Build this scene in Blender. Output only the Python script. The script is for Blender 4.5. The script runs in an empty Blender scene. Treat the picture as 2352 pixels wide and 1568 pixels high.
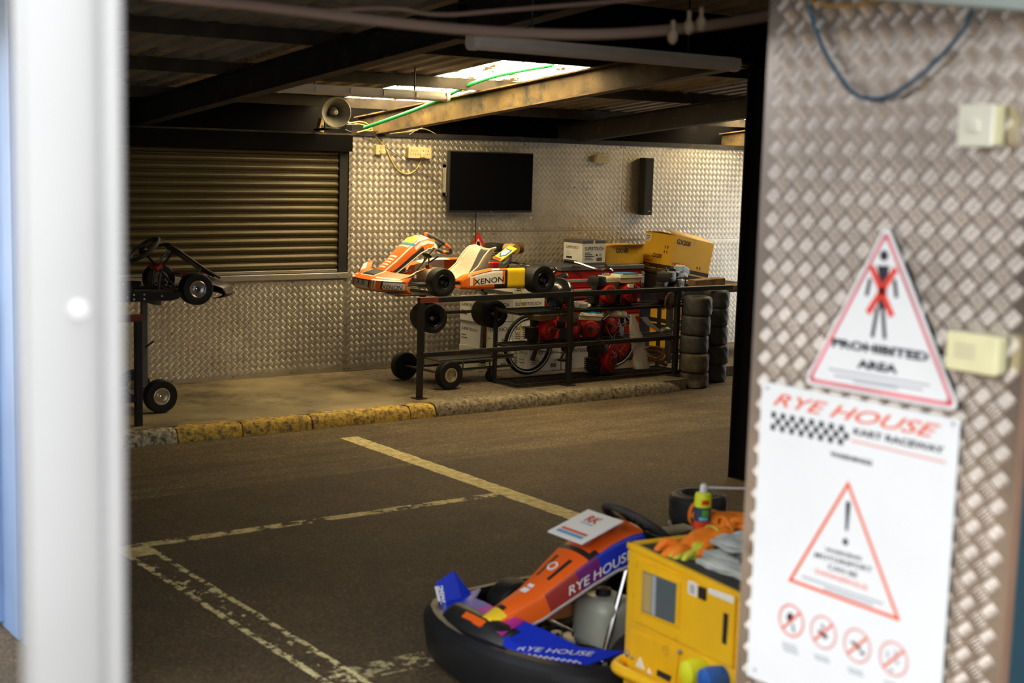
import bpy, bmesh, math, random
import numpy as np
from mathutils import Vector, Matrix

random.seed(7)
S = bpy.context.scene
COL = S.collection
PI = math.pi

# ---------------------------------------------------------------- camera
CAM = Vector((0.0, 0.0, 2.15))
FPX, CX, CY = 3267.0, 1176.0, 784.0
YAW, PITCH, ROLL = math.radians(36.44), math.radians(7.402), math.radians(1.664)
FW = Vector((math.sin(YAW)*math.cos(PITCH), math.cos(YAW)*math.cos(PITCH), -math.sin(PITCH)))
_r0 = Vector((math.cos(YAW), -math.sin(YAW), 0)); _u0 = _r0.cross(FW)
RT = _r0*math.cos(ROLL) + _u0*math.sin(ROLL)
UP = -_r0*math.sin(ROLL) + _u0*math.cos(ROLL)
cd = bpy.data.cameras.new('camera'); cam = bpy.data.objects.new('camera', cd); COL.objects.link(cam)
cam.matrix_world = Matrix(((RT.x, UP.x, -FW.x, CAM.x), (RT.y, UP.y, -FW.y, CAM.y), (RT.z, UP.z, -FW.z, CAM.z), (0, 0, 0, 1)))
cd.sensor_width = 36.0; cd.lens = FPX*36.0/2352.0; cd.clip_start = 0.05; cd.clip_end = 300
cd.dof.use_dof = True; cd.dof.focus_distance = 13.0; cd.dof.aperture_fstop = 2.5
S.camera = cam

# ---------------------------------------------------------------- world, daylight, exposure
wd = bpy.data.worlds.new('overcast_sky'); S.world = wd; wd.use_nodes = True
bg = wd.node_tree.nodes['Background']
bg.inputs[0].default_value = (0.93, 0.97, 1.0, 1); bg.inputs[1].default_value = 2.1
S.view_settings.view_transform = 'Standard'; S.view_settings.look = 'None'
S.view_settings.exposure = 0.88; S.view_settings.gamma = 1.0
S.view_settings.use_curve_mapping = False
SKYLIGHT = 21.0
S.cycles.use_denoising = True
S.cycles.max_bounces = 8; S.cycles.diffuse_bounces = 5; S.cycles.glossy_bounces = 4
S.cycles.transparent_max_bounces = 12; S.cycles.transmission_bounces = 6
S.cycles.sample_clamp_indirect = 6.0
S.cycles.caustics_reflective = False; S.cycles.caustics_refractive = False

# ---------------------------------------------------------------- pixel -> point on a known plane
def ray(px, py): return FW + RT*((px-CX)/FPX) - UP*((py-CY)/FPX)
def onx(px, py, X): d = ray(px, py); return CAM + d*((X-CAM.x)/d.x)
def ony(px, py, Y): d = ray(px, py); return CAM + d*((Y-CAM.y)/d.y)
def onz(px, py, Z): d = ray(px, py); return CAM + d*((Z-CAM.z)/d.z)

# ---------------------------------------------------------------- materials
MATS = {}
def mat(name, col, rough=0.5, metal=0.0, var=0.0, vscale=9.0, bump=0.0, bscale=80.0, dirt=None, damt=0.0, dscale=5.0,
        emit=0.0, alpha=1.0, trans=0.0, coat=0.0, spec=0.5):
    if name in MATS: return MATS[name]
    m = bpy.data.materials.new(name); m.use_nodes = True
    nt = m.node_tree; N = nt.nodes; L = nt.links; b = N['Principled BSDF']
    c4 = (*col, 1)
    b.inputs['Base Color'].default_value = c4
    b.inputs['Roughness'].default_value = rough; b.inputs['Metallic'].default_value = metal
    b.inputs['Coat Weight'].default_value = coat; b.inputs['Alpha'].default_value = alpha
    b.inputs['Transmission Weight'].default_value = trans
    b.inputs['Specular IOR Level'].default_value = spec
    if emit:
        b.inputs['Emission Color'].default_value = c4; b.inputs['Emission Strength'].default_value = emit
    if var or damt or bump:
        tc = N.new('ShaderNodeTexCoord')
    if var or damt:
        out = None
        if var:
            n = N.new('ShaderNodeTexNoise'); n.inputs['Scale'].default_value = vscale; n.inputs['Detail'].default_value = 6
            L.new(tc.outputs['Object'], n.inputs['Vector'])
            r = N.new('ShaderNodeValToRGB')
            r.color_ramp.elements[0].position = 0.3; r.color_ramp.elements[1].position = 0.7
            r.color_ramp.elements[0].color = (*[max(0, c*(1-var)) for c in col], 1)
            r.color_ramp.elements[1].color = (*[min(1, c*(1+var)) for c in col], 1)
            L.new(n.outputs['Fac'], r.inputs['Fac']); out = r.outputs['Color']
        if damt:
            n2 = N.new('ShaderNodeTexNoise'); n2.inputs['Scale'].default_value = dscale; n2.inputs['Detail'].default_value = 9
            n2.inputs['Roughness'].default_value = 0.7
            L.new(tc.outputs['Object'], n2.inputs['Vector'])
            r2 = N.new('ShaderNodeValToRGB')
            r2.color_ramp.elements[0].position = 0.62 - 0.25*damt; r2.color_ramp.elements[0].color = (0, 0, 0, 1)
            r2.color_ramp.elements[1].position = 0.75 - 0.2*damt; r2.color_ramp.elements[1].color = (1, 1, 1, 1)
            L.new(n2.outputs['Fac'], r2.inputs['Fac'])
            mx = N.new('ShaderNodeMix'); mx.data_type = 'RGBA'
            L.new(r2.outputs['Color'], mx.inputs['Factor'])
            if out: L.new(out, mx.inputs['A'])
            else: mx.inputs['A'].default_value = c4
            mx.inputs['B'].default_value = (*(dirt or (0.05, 0.04, 0.03)), 1); out = mx.outputs['Result']
        L.new(out, b.inputs['Base Color'])
    if bump:
        n3 = N.new('ShaderNodeTexNoise'); n3.inputs['Scale'].default_value = bscale; n3.inputs['Detail'].default_value = 4
        L.new(tc.outputs['Object'], n3.inputs['Vector'])
        bp = N.new('ShaderNodeBump'); bp.inputs['Strength'].default_value = bump; bp.inputs['Distance'].default_value = 0.01
        L.new(n3.outputs['Fac'], bp.inputs['Height']); L.new(bp.outputs['Normal'], b.inputs['Normal'])
    MATS[name] = m
    return m

# ---------------------------------------------------------------- mesh builder
def basis(d):
    d = Vector(d).normalized()
    a = Vector((0, 0, 1)) if abs(d.z) < 0.9 else Vector((1, 0, 0))
    u = d.cross(a).normalized(); v = d.cross(u).normalized()
    return u, v, d
def RX(a): return Matrix.Rotation(a, 3, 'X')
def RY(a): return Matrix.Rotation(a, 3, 'Y')
def RZ(a): return Matrix.Rotation(a, 3, 'Z')

class MB:
    def __init__(s): s.v = []; s.f = []; s.m = []
    def add(s, vs, fs, mi=0):
        o = len(s.v); s.v += [tuple(p) for p in vs]
        for k, fc in enumerate(fs):
            s.f.append([i+o for i in fc]); s.m.append(mi if isinstance(mi, int) else mi[k])
        return s
    def box(s, c, d, rot=None, mi=0):
        c = Vector(c); pts = []
        for sx in (-.5, .5):
            for sy in (-.5, .5):
                for sz in (-.5, .5):
                    p = Vector((sx*d[0], sy*d[1], sz*d[2]))
                    if rot is not None: p = rot @ p
                    pts.append(c+p)
        return s.add(pts, [(0, 1, 3, 2), (4, 6, 7, 5), (0, 4, 5, 1), (2, 3, 7, 6), (0, 2, 6, 4), (1, 5, 7, 3)], mi)
    def lohi(s, a, b, mi=0): return s.box([(x+y)/2 for x, y in zip(a, b)], [abs(y-x) for x, y in zip(a, b)], None, mi)
    def cyl(s, p0, p1, r0, r1=None, n=14, cap=True, mi=0):
        p0, p1 = Vector(p0), Vector(p1); r1 = r0 if r1 is None else r1
        u, v, d = basis(p1-p0); vs = []
        for p, r in ((p0, r0), (p1, r1)):
            for i in range(n):
                a = 2*PI*i/n; vs.append(p + u*(r*math.cos(a)) + v*(r*math.sin(a)))
        fs = [(i, i+n, (i+1) % n+n, (i+1) % n) for i in range(n)]
        if cap: fs += [tuple(range(n)), tuple(reversed(range(n, 2*n)))]
        return s.add(vs, fs, mi)
    def tube(s, pts, r, n=8, closed=False, mi=0, smooth=0):
        P = [Vector(p) for p in pts]
        for _ in range(smooth):
            Q = []
            m = len(P); rng = range(m if closed else m-1)
            if not closed: Q.append(P[0])
            for i in rng:
                a, b = P[i], P[(i+1) % m]; Q += [a.lerp(b, .25), a.lerp(b, .75)]
            if not closed: Q.append(P[-1])
            P = Q
        m = len(P); vs = []; u = None
        for i in range(m):
            if closed: t = P[(i+1) % m]-P[i-1]
            else: t = P[min(i+1, m-1)]-P[max(i-1, 0)]
            t.normalize()
            if u is None: u, w, _ = basis(t)
            else:
                u = (u - t*u.dot(t)).normalized()
            w = t.cross(u)
            rr = r(i/(m-1)) if callable(r) else r
            for k in range(n):
                a = 2*PI*k/n; vs.append(P[i] + u*(rr*math.cos(a)) + w*(rr*math.sin(a)))
        fs = []
        for i in range(m if closed else m-1):
            j = (i+1) % m
            for k in range(n): fs.append((i*n+k, i*n+(k+1) % n, j*n+(k+1) % n, j*n+k))
        if not closed: fs += [tuple(reversed(range(n))), tuple(range((m-1)*n, m*n))]
        return s.add(vs, fs, mi)
    def lathe(s, prof, p0, ax, n=24, mi=0, close=False):
        p0 = Vector(p0); u, v, d = basis(ax); vs = []; m = len(prof)
        for r, h in prof:
            for i in range(n):
                a = 2*PI*i/n; vs.append(p0 + d*h + u*(r*math.cos(a)) + v*(r*math.sin(a)))
        fs = []; mm = []
        for j in range(m if close else m-1):
            k = (j+1) % m
            for i in range(n):
                fs.append((j*n+i, j*n+(i+1) % n, k*n+(i+1) % n, k*n+i)); mm.append(mi if isinstance(mi, int) else mi[j])
        return s.add(vs, fs, mm)
    def prism(s, pts, o, u, v, depth, mi=0):
        o, u, v = Vector(o), Vector(u), Vector(v); w = u.cross(v).normalized()*depth; n = len(pts)
        a = [o+u*x+v*y for x, y in pts]; b = [p+w for p in a]
        fs = [tuple(reversed(range(n))), tuple(range(n, 2*n))] + [(i, (i+1) % n, (i+1) % n+n, i+n) for i in range(n)]
        return s.add(a+b, fs, mi)
    def grid(s, fn, nu, nv, matfn=None, cu=False):
        vs = [fn(i/nu, j/nv) for i in range(nu+1) for j in range(nv+1)]
        fs = []; mm = []
        for i in range(nu):
            for j in range(nv):
                a = i*(nv+1)+j; fs.append((a, a+1, a+nv+2, a+nv+1)); mm.append(matfn((i+.5)/nu, (j+.5)/nv) if matfn else 0)
        return s.add(vs, fs, mm)
    def ball(s, c, r, n=12, m=8, mi=0, sc=(1, 1, 1), rot=None):
        def fn(u, v):
            a, b = 2*PI*u, PI*(v-.5)
            p = Vector((math.cos(a)*math.cos(b)*sc[0], math.sin(a)*math.cos(b)*sc[1], math.sin(b)*sc[2]))*r
            return Vector(c) + (rot @ p if rot is not None else p)
        g0 = len(s.f); s.grid(fn, n, m)
        for k in range(g0, len(s.f)): s.m[k] = mi
        return s
    def xf(s, M):
        s.v = [tuple(M @ Vector(p)) for p in s.v]; return s

def link(o, parent=None):
    COL.objects.link(o)
    if parent is not None: o.parent = parent
    return o
def part(name, mb, mats, parent=None, bevel=0.0, seg=1, smooth=35, kind=None, label=None, solid=0.0, subsurf=0):
    me = bpy.data.meshes.new(name)
    me.from_pydata(mb.v, [], mb.f)
    if not isinstance(mats, (list, tuple)): mats = [mats]
    for m in mats: me.materials.append(m)
    if any(mb.m): me.polygons.foreach_set('material_index', mb.m)
    if bevel or len(mb.v) < 60000:
        bm = bmesh.new(); bm.from_mesh(me)
        bmesh.ops.remove_doubles(bm, verts=bm.verts, dist=1e-5)
        bmesh.ops.recalc_face_normals(bm, faces=bm.faces)
        if bevel:
            ed = [e for e in bm.edges if len(e.link_faces) == 2 and e.calc_face_angle(0) > math.radians(40)]
            bmesh.ops.bevel(bm, geom=ed, offset=bevel, segments=seg, affect='EDGES', profile=.5, clamp_overlap=True)
        bm.to_mesh(me); bm.free()
    me.validate()
    if smooth:
        me.polygons.foreach_set('use_smooth', [True]*len(me.polygons))
        me.set_sharp_from_angle(angle=math.radians(smooth))
    o = bpy.data.objects.new(name, me); link(o, parent)
    if solid:
        md = o.modifiers.new('thickness', 'SOLIDIFY'); md.thickness = solid; md.offset = 0
    if subsurf:
        md = o.modifiers.new('smooth', 'SUBSURF'); md.levels = subsurf; md.render_levels = subsurf
    if kind: o['kind'] = kind
    if label: o['label'] = label
    return o
def tag(o, label, cat, group=None):
    o['label'] = label; o['category'] = cat
    if group: o['group'] = group
    return o
def thing(name, label, cat, loc=(0, 0, 0), rz=0.0, group=None, rot=None, scale=1.0):
    o = bpy.data.objects.new(name, None); COL.objects.link(o)
    R = (rot if rot is not None else RZ(rz)).to_4x4()
    o.matrix_basis = Matrix.Translation(Vector(loc)) @ R @ Matrix.Scale(scale, 4)
    o.empty_display_size = 0.1
    return tag(o, label, cat, group)
def struct(name, mb, m, **k):
    return part(name, mb, m, kind='structure', **k)
def copy_tree(o, parent=None):
    c = o.copy(); COL.objects.link(c)
    if parent is not None: c.parent = parent
    for ch in [x for x in o.children]: copy_tree(ch, c)
    return c

# ---------------------------------------------------------------- flat print on surfaces
_TX = {}
def text_mesh(s, shear=0.0, bold=0.0):
    k = (s, shear, bold)
    if k in _TX: return _TX[k]
    cu = bpy.data.curves.new('t', 'FONT'); cu.body = s; cu.resolution_u = 3; cu.shear = shear; cu.offset = bold
    o = bpy.data.objects.new('t', cu); me = bpy.data.meshes.new_from_object(o)
    v = [tuple(p.co) for p in me.vertices]; f = [list(p.vertices) for p in me.polygons]
    bpy.data.objects.remove(o); bpy.data.curves.remove(cu); bpy.data.meshes.remove(me)
    x0, x1 = min(p[0] for p in v), max(p[0] for p in v); y1 = max(p[1] for p in v)
    y0 = min(0.0, min(p[1] for p in v))
    _TX[k] = ([((p[0]-x0)/(x1-x0), p[1]/y1) for p in v], f)
    return _TX[k]
def text(parent, s, A, B, h, m, up=None, nrm=None, shear=0.0, bold=0.0, world=True, name='lettering', lift=0.0012):
    """lettering whose baseline runs from A to B with capital height h; up = direction of the letters"""
    A, B = Vector(A), Vector(B); e = (B-A)
    if up is None: up = (Vector(nrm).cross(e)).normalized()
    up = Vector(up).normalized(); n = e.cross(up).normalized()
    v, f = text_mesh(s, shear, bold)
    W = [A + e*x + up*(h*y) + n*lift for x, y in v]
    if world and parent is not None:
        inv = parent.matrix_basis.inverted() if parent.parent is None else (parent.parent.matrix_basis @ parent.matrix_basis).inverted()
        W = [inv @ p for p in W]
    mb = MB(); mb.add(W, f)
    return part(name, mb, m, parent, smooth=0)
def decal(parent, name, pts, m, nrm, lift=0.001, world=True, thick=0.0):
    """flat printed patch: polygon of points on a surface"""
    n = Vector(nrm).normalized()
    W = [Vector(p)+n*lift for p in pts]
    if world and parent is not None:
        inv = parent.matrix_basis.inverted() if parent.parent is None else (parent.parent.matrix_basis @ parent.matrix_basis).inverted()
        W = [inv @ p for p in W]
    mb = MB(); mb.add(W, [tuple(range(len(W)))])
    return part(name, mb, m, parent, smooth=0)

# ================================================================ the setting
YW = 11.563      # face of the back wall
ZR = 0.104       # height of the raised floor
YC = 9.68        # face of the curb
XS = 2.70        # face of the sign wall
def zbeam(Y): return 2.32 + 0.099*(YW - Y)     # underside of the roof beams
def onroof(px, py, off):
    d = ray(px, py); t = (2.32+off+0.099*YW-CAM.z)/(d.z+0.099*d.y); return CAM + d*t

# ---- road surface with worn painted lines
def road_material():
    m = bpy.data.materials.new('worn_asphalt'); m.use_nodes = True
    nt = m.node_tree; N = nt.nodes; L = nt.links; b = N['Principled BSDF']
    tc = N.new('ShaderNodeTexCoord'); sp = N.new('ShaderNodeSeparateXYZ'); L.new(tc.outputs['Object'], sp.inputs[0])
    def math_(op, a, c=None, d=None):
        n = N.new('ShaderNodeMath'); n.operation = op
        for i, q in enumerate((a, c, d)):
            if q is None: continue
            if isinstance(q, (int, float)): n.inputs[i].default_value = q
            else: L.new(q, n.inputs[i])
        return n.outputs[0]
    def noise(scale, detail=6, rough=.6, vec=None):
        n = N.new('ShaderNodeTexNoise'); n.inputs['Scale'].default_value = scale; n.inputs['Detail'].default_value = detail
        n.inputs['Roughness'].default_value = rough; L.new(vec or tc.outputs['Object'], n.inputs['Vector']); return n.outputs['Fac']
    def ramp(fac, stops):
        r = N.new('ShaderNodeValToRGB'); e = r.color_ramp.elements
        while len(e) < len(stops): e.new(.5)
        for k, (p, c) in enumerate(stops): e[k].position = p; e[k].color = (*c, 1)
        L.new(fac, r.inputs['Fac']); return r.outputs['Color']
    X, Y = sp.outputs[0], sp.outputs[1]
    edge = noise(7, 8, .7)
    jx = math_('MULTIPLY_ADD', edge, .05, -.025)
    Xj, Yj = math_('ADD', X, jx), math_('ADD', Y, jx)
    def band(q, lo, hi): return math_('MULTIPLY', math_('GREATER_THAN', q, lo), math_('LESS_THAN', q, hi))
    wear = noise(5.5, 10, .75); wear2 = noise(16, 8, .7)
    l1 = math_('MULTIPLY', band(Xj, 5.255, 5.405), band(Yj, 3.0, 9.27))
    l1 = math_('MULTIPLY', l1, math_('GREATER_THAN', wear2, .35))
    l2 = math_('MULTIPLY', band(Xj, 2.72, 2.895), band(Yj, 2.0, 7.20))
    rim = math_('ADD', math_('LESS_THAN', Xj, 2.755), math_('GREATER_THAN', Xj, 2.865))
    top = math_('GREATER_THAN', Yj, 7.02)
    l2w = math_('ADD', math_('ADD', math_('MULTIPLY', rim, .13), math_('MULTIPLY', top, .3)), math_('MULTIPLY_ADD', math_('SUBTRACT', wear, .5), .9, wear2))
    l2 = math_('MULTIPLY', l2, math_('GREATER_THAN', l2w, .60))
    dash = math_('MULTIPLY', band(Yj, 7.175, 7.26), band(Xj, 2.55, 5.30))
    dash = math_('MULTIPLY', dash, math_('GREATER_THAN', wear, .47))
    d2 = math_('MULTIPLY', band(Yj, 4.86, 5.02), band(Xj, 2.78, 9.0))
    d2 = math_('MULTIPLY', d2, math_('GREATER_THAN', wear2, .52))
    paint = math_('MINIMUM', math_('ADD', math_('ADD', l1, l2), math_('ADD', dash, math_('MULTIPLY', d2, .5))), 1.0)
    base = ramp(noise(1.3, 8, .65), [(.28, (.044, .028, .012)), (.5, (.074, .048, .022)), (.75, (.12, .080, .036))])
    # tyre-dust streaks along the kerb
    mp = N.new('ShaderNodeMapping'); mp.inputs['Scale'].default_value = (.35, 2.2, 1); L.new(tc.outputs['Object'], mp.inputs[0])
    streak = ramp(noise(2.4, 6, .6, mp.outputs[0]), [(.35, (0, 0, 0)), (.7, (1, 1, 1))])
    mx0 = N.new('ShaderNodeMix'); mx0.data_type = 'RGBA'
    near = math_('MULTIPLY', math_('MULTIPLY', math_('GREATER_THAN', Yj, 8.2), .55), streak)
    L.new(near, mx0.inputs['Factor']); L.new(base, mx0.inputs['A']); mx0.inputs['B'].default_value = (.21, .165, .085, 1)
    # stone chips in the binder
    vo = N.new('ShaderNodeTexVoronoi'); vo.inputs['Scale'].default_value = 95; L.new(tc.outputs['Object'], vo.inputs['Vector'])
    chip = ramp(vo.outputs['Color'], [(.15, (.45, .45, .45)), (.75, (1.2, 1.15, 1.05)), (1, (2.6, 2.3, 1.8))])
    mm = N.new('ShaderNodeMix'); mm.data_type = 'RGBA'; mm.blend_type = 'MULTIPLY'; mm.inputs['Factor'].default_value = 1
    L.new(mx0.outputs['Result'], mm.inputs['A']); L.new(chip, mm.inputs['B'])
    mx = N.new('ShaderNodeMix'); mx.data_type = 'RGBA'; L.new(paint, mx.inputs['Factor'])
    L.new(mm.outputs['Result'], mx.inputs['A'])
    pc = ramp(wear2, [(.4, (.52, .42, .17)), (.6, (.82, .70, .36))]); L.new(pc, mx.inputs['B'])
    L.new(mx.outputs['Result'], b.inputs['Base Color'])
    b.inputs['Roughness'].default_value = .82
    bp = N.new('ShaderNodeBump'); bp.inputs['Strength'].default_value = .45; bp.inputs['Distance'].default_value = .006
    L.new(vo.outputs['Distance'], bp.inputs['Height']); L.new(bp.outputs['Normal'], b.inputs['Normal'])
    return m
mb = MB(); mb.lohi((-9, -7, -.12), (14, 10.25, 0)); struct('floor', mb, road_material(), smooth=0)

M_conc = mat('raised_concrete', (.29, .23, .13), .75, var=.35, vscale=2.2, dirt=(.09, .07, .04), damt=.5, dscale=1.5, bump=.15, bscale=60)
M_aggr = mat('exposed_aggregate', (.20, .155, .10), .9, var=.5, vscale=55, dirt=(.07, .055, .04), damt=.45, dscale=22, bump=.6, bscale=70)
mb = MB(); mb.lohi((1.95, YC+.10, 0), (6.57, YW+.05, ZR)); struct('floor_raised_concrete', mb, M_conc, smooth=0)
mb = MB(); mb.lohi((6.57, YC+.10, 0), (9.3, YW+.05, ZR-.003)); mb.lohi((9.3, 10.2, 0), (13.2, YW+.05, ZR-.003)); struct('floor_raised_aggregate', mb, M_aggr, smooth=0)

# ---- curb: one stone after another
M_kerb_y = mat('kerb_yellow_paint', (.62, .40, .06), .8, var=.25, vscale=30, dirt=(.12, .085, .05), damt=.62, dscale=26, bump=.7, bscale=45)
M_kerb_p = mat('kerb_faded_paint', (.50, .44, .30), .85, var=.3, vscale=30, dirt=(.10, .08, .05), damt=.75, dscale=24, bump=.7, bscale=45)
M_kerb_g = mat('kerb_bare_stone', (.27, .22, .14), .9, var=.4, vscale=35, dirt=(.07, .055, .035), damt=.6, dscale=25, bump=.9, bscale=45)
curb = bpy.data.objects.new('curb', None); COL.objects.link(curb); curb['kind'] = 'structure'
def curb_stone(x0, x1, m, end=False):
    prof = [(YC+.17, 0), (YC+.17, ZR-.004), (YC+.10, ZR+.001), (YC+.045, ZR), (YC+.015, ZR-.014), (YC, ZR-.04), (YC-.008, .03), (YC-.01, 0)]
    nx = max(4, int((x1-x0)/.05)); rnd = random.Random(int(x0*100)); mb = MB()
    vs = []
    for i in range(nx+1):
        x = x0+.006+(x1-x0-.012)*i/nx
        for k, (y, z) in enumerate(prof):
            j = .006 if 0 < k < 7 else 0
            zz = z; yy = y
            if end:
                t = max(0, (i/nx-.55)/.45); zz = z*(1-.75*t*t); yy = y + .10*t*t*(1 if k > 1 else 0)
            if i in (0, nx): zz = max(0, zz-.008); yy += .006 if k > 1 else 0
            vs.append((x+rnd.uniform(-.004, .004)*(0 < i < nx), yy+rnd.uniform(-j, j), max(0, zz+rnd.uniform(-j, j)*.8) if z > 0 else 0))
    n = len(prof); fs = []
    for i in range(nx):
        for k in range(n): fs.append((i*n+k, i*n+(k+1) % n, (i+1)*n+(k+1) % n, (i+1)*n+k))
    fs += [tuple(range(n)), tuple(range(nx*n, nx*n+n))]
    mb.add(vs, fs); part('curb_stone', mb, m, curb, smooth=50)
JX = [2.0, 2.9, 3.72, 4.13, 4.65, 5.24, 6.14, 6.39, 7.46, 8.35, 9.25]
for i in range(len(JX)-1):
    curb_stone(JX[i], JX[i+1], M_kerb_p if i in (2,) else (M_kerb_y if JX[i+1] <= 6.4 else M_kerb_g), end=(i == len(JX)-2))

# ---- five-bar tread plate: raised lugs as real relief
M_alu = mat('tread_plate_aluminium', (.50, .46, .385), .43, .85, var=.14, vscale=3.0, dirt=(.30, .25, .17), damt=.10, dscale=2.5)
M_alu_near = mat('tread_plate_aluminium_weathered', (.70, .62, .55), .22, 1.0, var=.15, vscale=4.0, dirt=(.32, .25, .19), damt=.05, dscale=3.0)
M_dark = mat('black_steel', (.012, .011, .010), .55, var=.4, vscale=12)
M_void = mat('void_near_black', (.0035, .003, .003), .95, spec=.1)  # near-black base holds the shade of the void over the wall
def lugs(name, parent, o, u, v, n, a, b, m, P=.06, L=.037, W=.0060, Hh=.0017, holes=()):
    """bars inside the rectangle a..b (metres along u,v from o)"""
    o, u, v, n = [np.array(q, float) for q in (o, u, v, n)]
    cells = []
    for off, ang in ((0, PI/4), (P/2, -PI/4)):
        iu = np.arange(math.ceil((a[0]+.02-off)/P), math.floor((b[0]-.02-off)/P)+1)*P+off
        iv = np.arange(math.ceil((a[1]+.02-off)/P), math.floor((b[1]-.02-off)/P)+1)*P+off
        g = np.stack(np.meshgrid(iu, iv), -1).reshape(-1, 2)
        d = np.array([math.cos(ang), math.sin(ang)]); q = np.array([-d[1], d[0]])
        for k in range(-2, 3):
            cells.append((g+q*(k*.0078), d, q, L*(1-.04*abs(k))))
    V = []
    for c, d, q, l in cells:
        h = l/2; w = W/2
        g_, m_ = h*.86, w*.60
        pts = [c-d*h*.9-q*w, c+d*h*.9-q*w, c-d*g_-q*m_, c+d*g_-q*m_, c-d*(h*.80), c+d*(h*.80), c-d*g_+q*m_, c+d*g_+q*m_, c-d*h*.9+q*w, c+d*h*.9+q*w, c-d*h, c+d*h]
        hs = [0, 0, Hh*.78, Hh*.78, Hh, Hh, Hh*.78, Hh*.78, 0, 0, 0, 0]
        arr = np.stack([o+np.outer(p[:, 0], u)+np.outer(p[:, 1], v)+n*t for p, t in zip(pts, hs)], 1)
        V.append(arr)
    V = np.concatenate(V, 0); nb = len(V); V = V.reshape(-1, 3)
    FT = [(0, 1, 3, 2), (2, 3, 5, 4), (4, 5, 7, 6), (6, 7, 9, 8), (0, 2, 10), (2, 4, 10), (4, 6, 10), (6, 8, 10), (1, 11, 3), (3, 11, 5), (5, 11, 7), (7, 11, 9)]
    ft = np.array([i for f_ in FT for i in f_]); fl = np.array([len(f_) for f_ in FT])
    loops = (np.arange(nb)[:, None]*12 + ft[None]).ravel()
    tot = np.tile(fl, nb); st = np.concatenate(([0], np.cumsum(tot)[:-1]))
    me = bpy.data.meshes.new(name)
    me.vertices.add(len(V)); me.vertices.foreach_set('co', V.ravel())
    me.loops.add(len(loops)); me.loops.foreach_set('vertex_index', loops.astype(np.int32))
    me.polygons.add(len(tot)); me.polygons.foreach_set('loop_start', st.astype(np.int32)); me.polygons.foreach_set('loop_total', tot.astype(np.int32))
    me.update(calc_edges=True); me.materials.append(m); me.polygons.foreach_set('use_smooth', np.ones(len(tot), bool))
    ob = bpy.data.objects.new(name, me); link(ob, parent); ob['kind'] = 'stuff'
    return ob
mb = MB(); mb.lohi((1.95, YW+.05, 0), (13.3, YW+.20, 2.30))
wall_back = struct('wall_back', mb, M_dark, smooth=0)
M_rivet = mat('dark_rivet', (.06, .05, .04), .6)
def sheet(x0, x1, z0, z1):
    mb = MB(); mb.lohi((x0+.0015, YW, z0+.0015), (x1-.0015, YW+.05, z1-.0015))
    s = part('tread_sheet', mb, M_alu, wall_back, smooth=0)
    lugs('tread_lugs', s, (0, YW, 0), (1, 0, 0), (0, 0, 1), (0, -1, 0), (x0, z0), (x1, z1), M_alu)
    rb = MB(); nx = max(1, round((x1-x0)/.6))
    for i in range(nx+1):
        for k, z in enumerate((z0+.025, (z0+z1)/2, z1-.025)):
            x = min(max(x0+(x1-x0)*i/nx, x0+.025), x1-.025)
            rb.cyl((x, YW-.004, z), (x, YW+.001, z), .007, n=6)
    part('rivet_heads', rb, M_rivet, s, kind='stuff')
for a in [(1.95, 4.30, ZR, .985), (4.30, 6.61, ZR, .985), (6.61, 7.34, 1.403, 2.30), (7.34, 9.93, 1.403, 2.30),
          (6.61, 9.93, ZR, 1.403), (9.93, 13.2, 1.298, 2.30), (9.93, 13.2, ZR, 1.298)]: sheet(*a)
# near-black sheet standing in for the shaded void, and eaves steel, over the wall
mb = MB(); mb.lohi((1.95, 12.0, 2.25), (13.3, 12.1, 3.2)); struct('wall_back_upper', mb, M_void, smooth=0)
M_rustb = mat('rusty_black_steel', (.016, .013, .010), .7, var=.5, vscale=6, dirt=(.11, .055, .018), damt=.25, dscale=9, bump=.2, bscale=50)
mb = MB(); mb.lohi((1.95, YW-.03, 2.30), (13.3, 12.0, 2.318)); mb.lohi((6.62, YW-.03, 2.318), (13.3, YW-.022, 2.345)); struct('trim_1', mb, M_rustb, smooth=0)

# ---- other walls
M_blue = mat('blue_grey_cladding', (.20, .30, .50), .5, var=.1, vscale=3)
mb = MB(); mb.lohi((1.85, 5.15, 0), (1.95, YW+.2, 3.3))  # extended toward the opening to block daylight from the interior
for k in range(24): mb.lohi((1.83, 5.2+k*.27, .02), (1.85, 5.3+k*.27, 3.25))
struct('wall_left', mb, M_blue, smooth=0)
M_wallin = mat('dim_painted_block', (.07, .065, .055), .9, var=.2, vscale=4)
mb = MB(); mb.lohi((13.2, .7, 0), (13.35, 9.2, 3.7)); mb.lohi((13.2, 9.2, 2.0), (13.35, 10.9, 3.2)); mb.lohi((13.2, 10.9, 0), (13.35, 12.1, 3.2)); struct('wall_right', mb, M_wallin, smooth=0)
mb = MB(); mb.lohi((2.95, .7, 0), (13.2, .85, 3.7)); struct('wall_front', mb, M_wallin, smooth=0)  # unseen wall, closed full width to keep daylight from flooding in

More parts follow.
